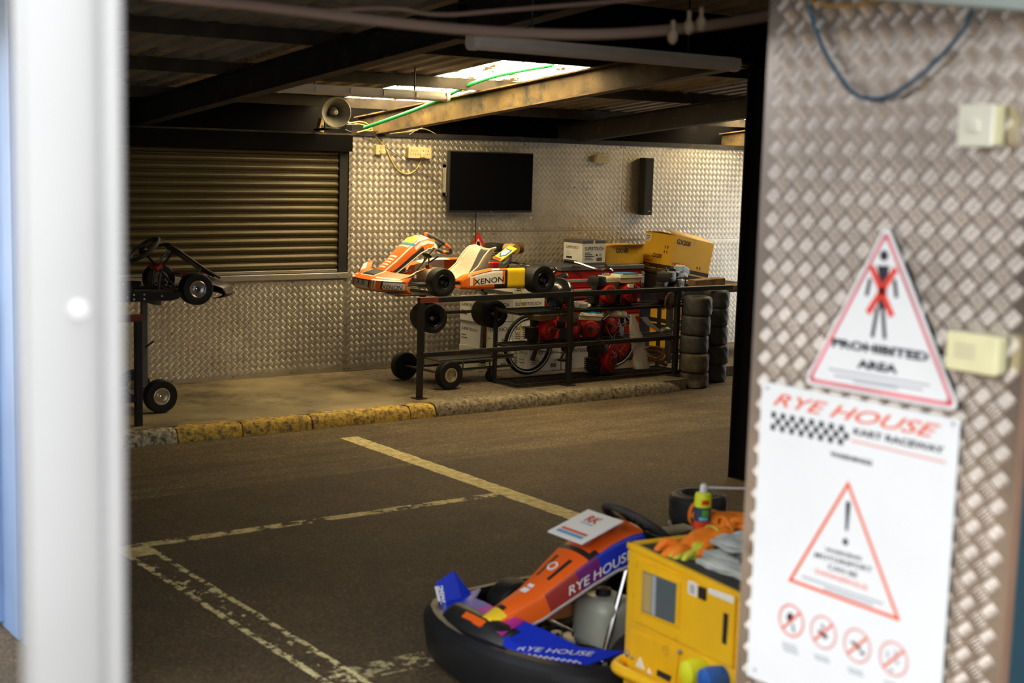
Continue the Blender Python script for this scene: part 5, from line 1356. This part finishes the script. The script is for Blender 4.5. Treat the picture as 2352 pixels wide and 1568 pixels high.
# ---- plastic bags and rope, loose cables
M_bag = mat('crinkled_clear_bag', (.75, .72, .62), .2, alpha=.50, spec=1.0, bump=.8, bscale=40)
def bag(label, P, R0, R1, seed):
    P = [Vector(p) for p in P]; o = P[0]; t = thing('plastic_bag', label, 'bag', o); rnd = random.Random(seed); m = len(P)
    jit = [[rnd.uniform(-.16, .16) for _ in range(14)] for _ in range(13)]
    def fn(u, v):
        k = v*(m-1); i = min(m-2, int(k)); c = P[i].lerp(P[i+1], k-i)-o; r = R0+(R1-R0)*min(1, v*1.6)**.7; a = 2*PI*u
        j = jit[int(v*12)][int(u*13.99) % 14]
        return c+Vector((math.cos(a)*r*(1+j), math.sin(a)*r*.45*(1+j), .01*j))
    mb = MB(); mb.grid(fn, 14, 12); part('film', mb, M_bag, t, smooth=0)
    c = P[-1]-o; mb = MB(); mb.ball(c+Vector((0, 0, .035)), .05, 10, 6, sc=(1.3, .7, .6)); part('parts_inside', mb, M_greyal, t)
bag('long clear plastic bag hanging down from the rack', [ony(1452, 722, 10.01), ony(1458, 760, 10.02), ony(1468, 800, 10.02), ony(1474, 846, 10.02)], .025, .085, 1)
bag('short crumpled clear bag lying over the middle tray edge', [ony(1478, 728, 10.10), ony(1492, 745, 10.09), ony(1510, 758, 10.09), ony(1528, 766, 10.10)], .04, .035, 2)
for k, pts in enumerate([[(1400, 742), (1425, 752), (1448, 745), (1452, 765), (1440, 778), (1425, 770), (1420, 748), (1450, 735)], [(1392, 748), (1400, 768), (1412, 785), (1410, 765), (1432, 755)], [(1405, 770), (1412, 790), (1422, 812), (1436, 792)]]):
    cable('throttle_cable', ['thin grey throttle cable looping over the tilted engine', 'thin pale throttle cable beside the tilted engine', 'thin wire dangling below the middle tray'][k], [ony(*p, 10.10-.01*k) for p in pts], .0028, mat('grey_cable', (.30, .28, .24), .5), group='loose throttle cables')
M_rope = mat('brown_rope', (.27, .13, .045), .9, var=.4, vscale=60, bump=.6, bscale=120)
rp = thing('tow_rope', 'coil of frayed brown rope on the bottom tray by the tyre stack', 'rope', (9.36, 10.22, ZR+.035))
for k in range(4):
    pts = [(.17*math.cos(a*.5+k)*(1-.1*k)-.1, .07*math.sin(a*.5+k), .015+.03*k+.10*abs(math.sin(a*.25+k*.8))) for a in range(0, 13)]
    mb = MB(); mb.tube(pts, .013, 8, smooth=1); part('rope_turn', mb, M_rope, rp)
mb = MB(); mb.tube([(-.05, -.05, .05), (.06, -.08, .16), (.10, -.06, .27), (.02, -.02, .30)], .013, 8, smooth=2); part('rope_turn', mb, M_rope, rp)

# ---- red warning triangle behind the kart
Y_ = YW-.012
apx = ony(1099, 531, Y_); sz = .44
wt = thing('hazard_triangle', 'red-bordered white hazard triangle with exclamation mark behind the orange kart', 'sign', apx)
def trp(s, dy): return [Vector((0, dy, -(.0+(1-s)*sz*.577))), Vector((-sz/2*s, dy, -sz*.866*s-(1-s)*sz*.577)), Vector((sz/2*s, dy, -sz*.866*s-(1-s)*sz*.577))]
R_ = rounded(trp(1, 0), .03); n = len(R_); mb = MB(); mb.add(R_+[p+Vector((0, .004, 0)) for p in R_], [tuple(range(n)), tuple(range(n, 2*n))]+[(i, (i+1) % n, n+(i+1) % n, n+i) for i in range(n)]); part('plate', mb, mat('hazard_red', (.72, .035, .015), .4), wt, smooth=0)
R_ = rounded(trp(.74, -.0012), .01); mb = MB(); mb.add(R_, [tuple(range(len(R_)))]); part('white_field', mb, M_wh, wt, smooth=0)
mb = MB(); mb.prism([(-.022, -.125), (-.014, -.100), (.014, -.100), (.022, -.125), (.012, -.23), (-.012, -.23)], (0, -.0022, 0), (1, 0, 0), (0, 0, 1), .0006); part('exclamation_bar', mb, M_bk, wt, smooth=0)
mb = MB(); mb.cyl((0, -.0026, -.268), (0, -.001, -.268), .018, n=16); part('exclamation_dot', mb, M_bk, wt)

# ================================================================ the rental kart and the yellow cabinet near the opening
M_blue2 = mat('rental_blue', (.010, .035, .52), .35, coat=.3)
M_or2 = mat('rental_orange', (.88, .13, .012), .35, coat=.3)
M_pur = mat('rental_purple', (.16, .015, .16), .35, coat=.3)
M_mar = mat('rental_maroon', (.34, .035, .03), .35, coat=.3)
M_ind = mat('rental_indigo', (.045, .02, .26), .35, coat=.3)
M_mag = mat('rental_magenta', (.45, .03, .28), .35, coat=.3)
M_wht = mat('rental_white', (.80, .80, .79), .4)
M_bumper = mat('bumper_black_plastic', (.009, .010, .012), .45, var=.25, vscale=10)
kr = thing('rental_kart', 'blue and orange rental kart with wraparound black bumper on the asphalt', 'kart', (4.25, 4.55, 0), math.radians(180))
chassis(kr, .52, -.52, .38, .46, .07, M_tubes)
for s in (1, -1):
    wheel(kr, (.52, s*.43, .13), .130, .13, .068, M_rimb, s); wheel(kr, (-.52, s*.46, .14), .140, .20, .068, M_rimb, s)
path = [(-.35, .61), (.30, .61), (.62, .60), (.80, .58), (.95, .49), (1.045, .30), (1.085, .12), (1.085, -.12), (1.045, -.30), (.95, -.49), (.80, -.58), (.62, -.60), (.30, -.61), (-.35, -.61)]
def sm2(P, n):
    for _ in range(n):
        Q = [P[0]]
        for a, b in zip(P, P[1:]): Q += [(a[0]*.75+b[0]*.25, a[1]*.75+b[1]*.25), (a[0]*.25+b[0]*.75, a[1]*.25+b[1]*.75)]
        Q.append(P[-1]); P = Q
    return P
pth = sm2(path, 1)
def bump_fn(u, v):
    i = min(len(pth)-1, round(u*(len(pth)-1))); a, b = pth[max(0, i-1)], pth[min(len(pth)-1, i+1)]
    t = Vector((b[0]-a[0], b[1]-a[1], 0)).normalized(); nrm = Vector((-t.y, t.x, 0))
    if nrm.dot(Vector((pth[i][0], pth[i][1], 0))) < 0: nrm = -nrm
    st = [(-.04, .030), (-.006, .030), (.002, .040), (.018, .150), (.014, .178), (-.012, .200), (-.045, .204), (-.05, .165)]
    o, z = lerp_list(st, v); fr = max(0, pth[i][0]-.7)/.4
    return Vector((pth[i][0], pth[i][1], z+.02*fr*(v > .4)))+nrm*o
mb = MB(); mb.grid(bump_fn, len(pth)-1, 21); part('bumper', mb, M_bumper, kr, smooth=14, solid=.006)
# hump over the front with its slot
def hump(u, v):
    y = -.06+(v-.5)*.44; x = 1.075-.12*u; z = .185+.095*math.sin(min(1, u*1.15)*PI/2)-.02*(abs(v-.5)*2)**3
    return Vector((x-.03*(abs(v-.5)*2)**2, y, z))
mb = MB(); mb.grid(hump, 14, 20, lambda u, v: 1 if (.45 < u < .70 and .22 < v < .78) else 0); part('bumper_hump', mb, [M_bumper, M_bk], kr, smooth=25, solid=.008)
mb = MB(); mb.box((1.005, -.05, .268), (.03, .14, .010), RY(.6)); mb.box((1.015, -.01, .262), (.02, .05, .014), RY(.6)); part('hump_inlay', mb, M_or2, kr)
# blue front fairing, near and far half
def plate(name, pts, m, th=.008):
    P = [Vector(p) for p in pts]; n = (P[1]-P[0]).cross(P[2]-P[0]).normalized(); n = n if n.z > 0 else -n; mb = MB(); k = len(P)
    mb.add(P+[p-n*th for p in P], [tuple(range(k)), tuple(range(k, 2*k))]+[(i, (i+1) % k, k+(i+1) % k, k+i) for i in range(k)])
    return part(name, mb, m, kr, smooth=0), n
fnr, n1 = plate('fairing_half', [(.87, .11, .285), (.985, .13, .255), (1.035, .20, .210), (.985, .36, .205), (.88, .48, .205), (.66, .50, .235), (.78, .37, .235), (.83, .22, .265)], M_blue2)
plate('fairing_half', [(.87, -.11, .285), (.83, -.22, .265), (.78, -.37, .235), (.66, -.50, .225), (.88, -.48, .205), (.985, -.36, .205), (1.035, -.20, .210), (.985, -.13, .255)], M_blue2)
plate('fairing_centre', [(.88, -.12, .290), (.88, .12, .290), (1.0, .14, .258), (1.0, -.14, .258)], M_mag)
fin, nfi = plate('upright_fin', [(.91, -.41, .15), (.90, -.50, .285), (.80, -.51, .325), (.74, -.45, .225), (.80, -.40, .16)], M_blue2)
A, B = Vector((.985, .385, .221)), Vector((.66, .64, .207)); e = (B-A)
text(fnr, 'RYE HOUSE', (1.005, .245, .2110), (.80, .475, .217), .038, M_wht, up=(-.6, -.6, .1), world=False, lift=.018, shear=.35)
mb = MB()
for i in range(22):
    for j in range(2):
        if (i+j) % 2 == 0:
            a = Vector((1.01, .250, .212)).lerp(Vector((.86, .465, .213)), i/22); b = Vector((1.01, .250, .212)).lerp(Vector((.86, .465, .213)), (i+1)/22); q = Vector((.006, .010, -.001))*(j+1); q0 = Vector((.006, .010, -.001))*j
            mb.add([a+q0+Vector((0, 0, .010)), b+q0+Vector((0, 0, .010)), b+q+Vector((0, 0, .010)), a+q+Vector((0, 0, .010))], [(0, 1, 2, 3)])
part('chequered_strip', mb, M_wht, fnr, smooth=0, kind='stuff')
text(fin, 'RYE HOUSE', (.885, -.475, .265), (.880, -.425, .170), .028, M_wht, up=(-.8, -.2, .25), world=False, lift=-.010, shear=.3)
mb = MB(); mb.add([Vector(p)+Vector((.012, .006, 0)) for p in [(.91, -.415, .155), (.90, -.495, .275), (.885, -.495, .275), (.895, -.415, .155)]], [(0, 1, 2, 3)]); part('white_stripe', mb, M_wht, fin, smooth=0)
mb = MB()
for i in range(9):
    for j in range(4):
        if (i+j) % 2 == 0:
            a = Vector((.884, -.425, .168))+Vector((0, -.065, .10))*(i/9); mb.add([a+Vector((-.008*j+.012, .006, 0)), a+Vector((-.008*(j+1)+.012, .006, 0)), a+Vector((-.008*(j+1)+.012, -.005, .017)), a+Vector((-.008*j+.012, -.005, .017))], [(0, 1, 2, 3)])
part('chequered_strip', mb, M_wht, fin, smooth=0, kind='stuff')
# front panel
cl2 = [(.985, .285, .050), (.89, .325, .065), (.76, .375, .085), (.65, .44, .105), (.54, .505, .125), (.43, .560, .14), (.33, .590, .145), (.25, .595, .145)]
n2 = nassau_fn(cl2, lambda u: .085+.05*u)
def paint2(u, v):
    s = abs(v-.5)*2
    if s < .62:
        if .57 < u < .60 or (.60 <= u < .64 and s > .5): return 1
        if .36 < u < .52 and .22+.15*(u-.36) < s < .34+.15*(u-.36): return 1
        if u < .10: return 2
        if .10 < u < .13 and s < .3: return 1
        return 0
    if s > .95: return 6
    if u < .30: return 0
    if u < .48: return 3
    if u < .62: return 4
    return 5
mb = MB(); mb.grid(n2, 60, 44, paint2); fp2 = part('front_panel', mb, [M_or2, M_bk, M_ye, M_mar, M_pur, M_blue2, M_wht, M_ind], kr, smooth=50, solid=.006)
A, B = n2(.46, .93), n2(.92, .93); up_ = (n2(.7, .85)-n2(.7, .95)); nn = (B-A).cross(up_).normalized()
text(fp2, 'RYE HOUSE', n2(.40, .93)+Vector((0, .012, 0)), n2(.83, .93)+Vector((0, .012, 0)), .034, M_wht, up=up_, world=False, lift=.008 if nn.y > 0 else -.008, shear=.35, bold=.01)
c3 = n2(.45, .5)
def disc_on(u, v, r, m, name, lift=.008):
    c = n2(u, v); a = (n2(u+.02, v)-c).normalized(); b = (n2(u, v+.03)-c).normalized(); n = a.cross(b).normalized(); n = n if n.z > 0 else -n
    mb = MB(); mb.add([c+n*lift+(a*math.cos(2*PI*k/20)+b*math.sin(2*PI*k/20))*r for k in range(20)], [tuple(range(20))]); part(name, mb, m, fp2, smooth=0)
disc_on(.44, .5, .026, M_wht, 'round_badge'); disc_on(.44, .5, .016, M_or2, 'round_badge', .010)
def patch_on(u0, u1, v0, v1, m, name, lift=.009):
    mb = MB(); mb.add([n2(u0, v0)+Vector((0, 0, lift)), n2(u1, v0)+Vector((0, 0, lift)), n2(u1, v1)+Vector((0, 0, lift)), n2(u0, v1)+Vector((0, 0, lift))], [(0, 1, 2, 3)]); part(name, mb, m, fp2, smooth=0)
patch_on(.24, .27, .40, .60, M_wht, 'white_lettering'); patch_on(.28, .30, .42, .58, M_wht, 'white_lettering'); patch_on(.62, .66, .36, .64, mat('pale_red_print', (.85, .35, .25), .4), 'white_lettering')
# number plate on top
pc = Vector((.475, 0, .598)); Rp = RY(math.radians(17))
mb = MB(); mb.box(pc, (.235, .235, .010), Rp); npl = part('number_plate', mb, M_wht, kr, bevel=.004)
def onp(x, y, l=.0058): return pc+Rp @ Vector((x, y, l))
for (x0, x1, m_) in ((.050, .068, M_redp), (.074, .094, MATS['blue_label'])):
    mb = MB(); mb.add([onp(x0, -.085), onp(x0, .085), onp(x1, .085), onp(x1, -.085)], [(0, 1, 2, 3)]); part('stripe', mb, m_, npl, smooth=0)
text(npl, 'RK', onp(-.030, -.045), onp(-.030, .035), .050, M_hred, up=Rp @ Vector((-1, 0, 0)), world=False, bold=.03, lift=.0008)
mb = MB(); mb.add([onp(-.018, -.045), onp(-.018, .035), onp(-.012, .035), onp(-.012, -.045)], [(0, 1, 2, 3)]); part('small_print', mb, M_bluel, npl, smooth=0)
steering(kr, (.175, 0, .565), (-.58, 0, .81), .165, M_seatd)
mb = MB(); mb.tube([(.19, 0, .55), (.52, 0, .12)], .011, 8); part('steering_column', mb, M_chrome, kr)
mb = MB(); mb.lohi((.20, -.03, .47), (.26, .03, .56)); part('column_clamp', mb, M_redp, kr, bevel=.005)
for s in (1, -1):
    mb = MB(); mb.tube([(.56, s*.24, .09), (.36, s*.14, .42), (.33, s*.12, .54)], .012, 8); part('panel_stay', mb, M_chrome, kr)
mb = MB(); mb.lohi((.30, -.04, .075), (.52, .20, .31)); tnk = part('fuel_tank', mb, mat('translucent_tank', (.42, .42, .34), .35, var=.08), kr, bevel=.055, seg=4)
mb = MB(); mb.lathe([(.03, 0), (.034, .005), (.034, .03), (.001, .034)], (.42, .07, .308), (0, 0, 1), 16); part('tank_cap', mb, M_black, tnk)
def ringp(u, v):
    a = 2*PI*u; r = .055+.055*v+(.03*math.cos(a)**2)*v; return Vector((.50+r*math.cos(a)*1.25, -.12+.02*v, .28+r*math.sin(a)))
mb = MB(); mb.grid(ringp, 28, 5); part('orange_cowl', mb, mat('cowl_orange', (.70, .26, .11), .4), kr, smooth=60, solid=.012)
mb = MB(); mb.cyl((.80, .10, .15), (.66, .20, .14), .022, n=14); mb.cyl((.66, .20, .14), (.62, .23, .14), .014, n=10); part('brake_cylinder', mb, M_redp, kr)
for (x, y) in ((.78, .20), (.78, -.16)):
    mb = MB(); mb.tube([(x, y, .07), (x-.03, y, .19), (x-.06, y-.06, .21)], .009, 6, smooth=1); part('pedal', mb, M_chrome, kr)
for k, (x, y, z) in enumerate([(.70, .28, .12), (.66, .10, .10), (.74, .02, .12), (.60, .30, .10)]):
    mb = MB(); mb.cyl((x, y, z), (x-.02, y+.03, z+.01), .016, n=8); part('fitting', mb, M_steel, kr)
mb = MB(); mb.tube([(.80, .14, .14), (.70, .30, .11), (.55, .34, .10), (.40, .30, .12)], .007, 6, smooth=2); part('brake_line', mb, M_black, kr)
for k in range(4):
    mb = MB(); mb.tube([(.84-.03*k, .06+.05*k, .10), (.72, .12+.06*k, .16-.02*k), (.60, .05+.07*k, .13), (.44, .24-.03*k, .10)], .008, 6, smooth=2); part('hose', mb, [M_black, M_oil, M_redp, M_black][k], kr)
mb = MB(); mb.lohi((.60, .02, .075), (.74, .12, .15)); mb.cyl((.67, .07, .15), (.67, .07, .19), .03, n=14); part('master_cylinder', mb, M_greyal, kr, bevel=.006)
bucket_seat(kr, (-.06, 0, .05), .40, M_black, M_seatd)
mb = MB(); mb.lohi((-.55, -.42, .08), (-.25, -.22, .34)); part('engine_block', mb, M_oil, kr, bevel=.02)
mb = MB(); mb.lohi((-.50, -.42, .33), (-.25, -.22, .40)); part('engine_tank', mb, M_black, kr, bevel=.03, seg=2)
mb = MB(); mb.tube([(-.35, .60, .12), (-.70, .58, .13), (-.80, .3, .14), (-.80, -.3, .14), (-.70, -.58, .13), (-.35, -.60, .12)], .03, 8, smooth=2); part('rear_bumper', mb, M_bumper, kr)

# ---- yellow machine cabinet
T0 = Vector((3.33, 3.77, .78)); ca = math.radians(-8.6)
cb = thing('machine_cabinet', 'scuffed yellow metal machine cabinet with small window and tubular handle', 'cabinet', (T0.x, T0.y, 0), ca)
M_yel = mat('machine_yellow', (.86, .47, .008), .4, var=.07, vscale=6, dirt=(.40, .22, .02), damt=.10, dscale=9)
CBI = cb.matrix_basis.inverted(); CN = cb.matrix_basis.to_3x3() @ Vector((-1, 0, 0))
def oncab(px, py, off=0.0):
    p0 = T0 + CN*off; d = ray(px, py); t = (p0-CAM).dot(CN)/d.dot(CN); return CBI @ (CAM+d*t)
mb = MB(); mb.lohi((0, -1.0, .04), (.55, 0, .765)); part('housing', mb, M_yel, cb, bevel=.012, seg=2)
mb = MB(); mb.lohi((.02, -.99, .765), (.53, -.02, .772)); part('top_mat', mb, mat('grubby_rubber', (.03, .028, .024), .8, var=.4), cb)
for a, b in (((-.004, -1.0, .758), (.02, .0, .782)), ((.53, -1.0, .758), (.554, 0, .782)), ((-.004, -.022, .758), (.55, .002, .782))):
    mb = MB(); mb.lohi(a, b); part('top_edge', mb, M_yel, cb, bevel=.004)
def quad_on(name, pix, m, th=.004, parent=None, off=0.0):
    P = [oncab(*p, off) for p in pix]; k = len(P); mb = MB(); n = Vector((-1, 0, 0))
    mb.add([p+n*th for p in P]+[p+Vector((.004, 0, 0)) for p in P], [tuple(range(k)), tuple(range(k, 2*k))]+[(i, (i+1) % k, k+(i+1) % k, k+i) for i in range(k)])
    return part(name, mb, m, parent or cb, bevel=.0015, smooth=0)
def z5(x, y): return (1380+x/3.2125, 1080+y/3.2125)
door = quad_on('door_panel', [z5(262, 650), z5(1010, 920), z5(985, 1455), z5(262, 1105)], M_yel, .010)
frm = quad_on('window_frame', [z5(318, 712), z5(612, 820), z5(596, 1158), z5(308, 1048)], M_yel, .016)
quad_on('window_pane', [z5(340, 735), z5(590, 832), z5(575, 1132), z5(330, 1035)], mat('smoky_window', (.10, .12, .13), .15), .018, frm)
quad_on('window_reflector', [z5(346, 745), z5(408, 768), z5(400, 1055), z5(338, 1030)], mat('tan_inside', (.45, .33, .12), .5), .019, frm)
quad_on('window_bar', [z5(412, 770), z5(440, 780), z5(432, 1068), z5(404, 1057)], mat('grey_bar', (.36, .40, .42), .4), .0195, frm)
st_ = quad_on('white_sticker', [z5(664, 806), z5(732, 832), z5(728, 935), z5(660, 905)], M_pale, .0115)
quad_on('sticker_print', [z5(678, 830), z5(715, 845), z5(712, 915), z5(676, 898)], M_inkg, .0120, st_)
quad_on('latch', [z5(752, 850), z5(800, 868), z5(797, 955), z5(750, 935)], M_black, .020)
quad_on('white_strip', [z5(812, 862), z5(1000, 930), z5(996, 982), z5(812, 905)], M_pale, .0115)
quad_on('grip_slot', [z5(925, 1045), z5(962, 1058), z5(946, 1285), z5(912, 1270)], M_black, .012)
quad_on('lower_panel', [z5(230, 1170), z5(585, 1330), z5(555, 1600), z5(205, 1480)], M_yel, .006)
quad_on('warning_sticker', [z5(300, 1370), z5(335, 1470), z5(265, 1440)], M_pale, .0075); quad_on('warning_sticker', [z5(365, 1450), z5(388, 1505), z5(350, 1490)], M_pale, .0075)
quad_on('dark_label', [z5(428, 1465), z5(535, 1515), z5(520, 1562), z5(420, 1510)], M_bk, .0075)
for (x, y, r) in ((208, 1350, .012), (592, 1335, .008), (245, 1380, .007)):
    p = oncab(*z5(x, y)); mb = MB(); mb.lathe([(r, 0), (r, -.010), (r*.6, -.014), (.0001, -.014)], p, (1, 0, 0), 14); part('boss', mb, M_greyal, cb)
P = [oncab(*z5(130, 1420), .02), oncab(*z5(110, 1445), .06), oncab(*z5(140, 1475), .085), oncab(*z5(300, 1545), .085), oncab(*z5(520, 1640), .085), oncab(*z5(660, 1700), .085)]
mb = MB(); mb.tube([P[0]+Vector((.06, 0, .02))]+P, .021, 12, smooth=2); part('handle_bar', mb, M_yel, cb)
for (x, y, m_, nm) in ((710, 1480, mat('lime_cap', (.72, .72, .02), .4), 'yellow_coupling'), (845, 1540, mat('blue_cap', (.01, .10, .42), .4), 'blue_coupling')):
    p = oncab(*z5(x, y), .03); mb = MB(); mb.lathe([(.036, .06), (.042, .02), (.046, -.02), (.040, -.045), (.015, -.055), (.0001, -.055)], p, (1, 0, 0), 22); part(nm, mb, m_, cb)
for (x, y) in ((.05, -.06), (.50, -.06), (.05, -.94), (.50, -.94)):
    mb = MB(); mb.cyl((x, y, 0), (x, y, .045), .025, n=12); part('foot', mb, M_black, cb)
ZC = .782
# ---- spray can
q = onz(1612, 1213, ZC-.008)
can = thing('spray_can', 'yellow and red aerosol can with white nozzle straw on the yellow cabinet', 'can', (q.x, q.y, ZC-.010))
mb = MB(); mb.lathe([(.0001, 0), (.030, 0), (.0325, .004), (.0325, .034)], (0, 0, 0), (0, 0, 1), 24); part('red_base', mb, mat('can_red', (.80, .06, .02), .35), can)
mb = MB(); mb.lathe([(.0322, .034), (.0322, .088)], (0, 0, 0), (0, 0, 1), 24); part('label_band', mb, mat('can_navy', (.03, .06, .12), .35), can)
mb = MB(); mb.lathe([(.0324, .088), (.0324, .128), (.029, .138), (.016, .143)], (0, 0, 0), (0, 0, 1), 24); part('yellow_top', mb, mat('can_lime', (.75, .82, .02), .35), can)
vdir = (CAM-Vector((q.x, q.y, .85))); vdir.z = 0; vdir.normalize(); sdir = Vector((-vdir.y, vdir.x, 0))
for nm, z0, z1, s0, s1, m_ in (('red_print', .100, .118, -.004, .024, MATS['can_red']), ('green_print', .056, .080, -.002, .026, mat('can_green', (.10, .42, .04), .4)), ('pale_print', .040, .052, -.012, .022, mat('can_sky', (.2, .5, .65), .4))):
    mb = MB(); mb.grid(lambda u, v: Vector((vdir*math.cos((s0+(s1-s0)*u)/.0328)+sdir*math.sin((s0+(s1-s0)*u)/.0328))*.0330)+Vector((0, 0, z0+(z1-z0)*v)), 8, 1); part(nm, mb, m_, can)
mb = MB(); mb.lathe([(.014, .143), (.015, .150), (.0145, .165), (.010, .173), (.0001, .175)], (0, 0, 0), (0, 0, 1), 16); nz = part('nozzle', mb, M_wht, can)
mb = MB(); e_ = onz(1705, 1121, .93)-Vector((q.x, q.y, ZC-.010)); st0 = Vector((0, 0, .160)); dirn = Vector((e_.x, e_.y, 0)).normalized(); mb.tube([st0, st0+dirn*.03, st0+dirn*.20+Vector((0, 0, -.004))], .004, 8); part('straw', mb, M_wht, nz)
# ---- gloves
def glove(label, loc, rz, m, sc=1.0, seed=0, rot=None):
    g = thing('work_glove', label, 'glove', loc, rot=rot or RZ(rz), scale=sc); rnd = random.Random(seed)
    def palm(u, v):
        a = 2*PI*u; k = v; w = .045+.012*math.sin(PI*k); h = .017+.010*math.sin(PI*min(1, k*1.2))
        return Vector((-.10+.17*k, w*math.cos(a), .022+h*math.sin(a)+.006*math.sin(7*k+a*2)))
    mb = MB(); mb.grid(palm, 20, 12)
    mb.ball((.07, 0, .022), .05, 14, 8, sc=(.35, .95, .42)); mb.ball((-.10, 0, .024), .045, 14, 8, sc=(.12, .95, .40))
    part('palm', mb, m, g, smooth=80)
    for k, (y, L) in enumerate(((-.036, .07), (-.012, .085), (.013, .08), (.036, .062))):
        b = rnd.uniform(-.02, .02); z1 = rnd.uniform(-.006, .02)
        mb = MB(); mb.tube([(.05, y, .022), (.05+L*.45, y+b*.4, .030+z1), (.05+L*.8, y+b, .022+z1*.5), (.05+L, y+b*1.3, .014)], lambda t: .0155*(1-.35*t**3), 10, smooth=2); part('finger', mb, m, g, smooth=80)
    mb = MB(); mb.tube([(-.03, .04, .022), (.01, .075, .026), (.05, .088, .02)], lambda t: .017*(1-.35*t**3), 10, smooth=2); part('thumb', mb, m, g, smooth=80)
    mb = MB(); mb.lathe([(.040, 0), (.044, .006), (.040, .012)], (-.115, 0, .024), (1, 0, 0), 18, close=True); part('cuff_band', mb, m, g)
    return g
M_glo = mat('fluorescent_orange', (.95, .22, .004), .7, var=.12, vscale=30, bump=.4, bscale=120)
M_gly = mat('lime_knit', (.62, .62, .05), .8, var=.15, vscale=40, bump=.4, bscale=160)
p = onz(1588, 1262, ZC); glove('fluorescent orange work glove drooping over the front of the yellow cabinet', (p.x+.035, p.y, ZC-.002), 0, M_glo, 1.15, 1, RZ(math.radians(168)) @ RY(.28))
p = onz(1660, 1205, ZC); glove('fluorescent orange work glove lying behind the rags', (p.x, p.y, ZC-.008), 0, M_glo, 1.15, 2, RZ(math.radians(-80)))
p = onz(1578, 1285, ZC-.02); glove('lime-yellow knitted glove under the orange glove', (p.x+.06, p.y+.01, ZC-.006), 0, M_gly, .9, 3, RZ(math.radians(190)) @ RY(.30))
# ---- rags
M_rag = [mat('grey_rag', (.42, .43, .40), .9, var=.2, vscale=14, bump=.5, bscale=90), mat('pale_rag', (.56, .56, .50), .9, var=.2, vscale=14, bump=.5, bscale=90), mat('dark_rag', (.10, .11, .12), .9, var=.3)]
base = onz(1668, 1300, ZC)
for k, (dx, dy, w, d, m_, lb) in enumerate(((.05, -.02, .20, .26, 1, 'pale folded rag at the bottom of the rag pile'), (.07, -.03, .18, .24, 0, 'grey folded rag in the middle of the rag pile'), (.09, -.02, .16, .20, 2, 'dark rag tucked into the rag pile'), (.07, -.03, .17, .21, 0, 'grey folded rag on top of the rag pile'))):
    rnd = random.Random(k+20); ph = rnd.uniform(0, 6)
    t = thing('folded_rag', lb+' on the yellow cabinet', 'rag', (base.x+dx, base.y+dy, ZC-.008+k*.026), ca+rnd.uniform(-.3, .3), group='rags piled on the cabinet')
    for layer in range(2):
        def fn(u, v, l=layer):
            x, y = (u-.5)*w, (v-.5)*d; r = max(abs(u-.5), abs(v-.5))*2
            return Vector((x+.006*math.sin(9*v+ph), y+.006*math.sin(8*u+ph), .006+l*.012+.006*math.sin(14*x/w+ph+l)*math.cos(9*y/d+ph)-.010*max(0, r-.75)/.25))
        mb = MB(); mb.grid(fn, 16, 16); part('fold', mb, M_rag[m_], t, smooth=80, solid=.010)
# ---- two tyres lying behind the kart
tp = CAM+ray(1596, 1160)*7.9
for k in range(2):
    t = thing('tyre_casing', ['slick tyre lying flat on the asphalt beyond the rental kart', 'slick tyre lying on top of another beyond the rental kart'][k], 'tyre', (tp.x+.02*k, tp.y, .002+.165*k), group='tyres beyond the rental kart')
    R, w, rr = .160, .080, .075
    mb = MB(); mb.lathe([(rr, .02), (rr+.03, .003), (R*.85, 0), (R*.96, .012), (R, .045), (R*.985, .08), (R, .115), (R*.96, .148), (R*.85, .160), (rr+.03, .157), (rr, .140), (rr-.004, .08)], (0, 0, 0), (0, 0, 1), 40, close=True); part('carcass', mb, M_tyre2, t, smooth=50)
    mb = MB(); mb.lathe([(rr+.012, .158), (rr+.022, .163), (rr+.032, .160)], (0, 0, 0), (0, 0, 1), 32); part('bead', mb, M_tyre, t)
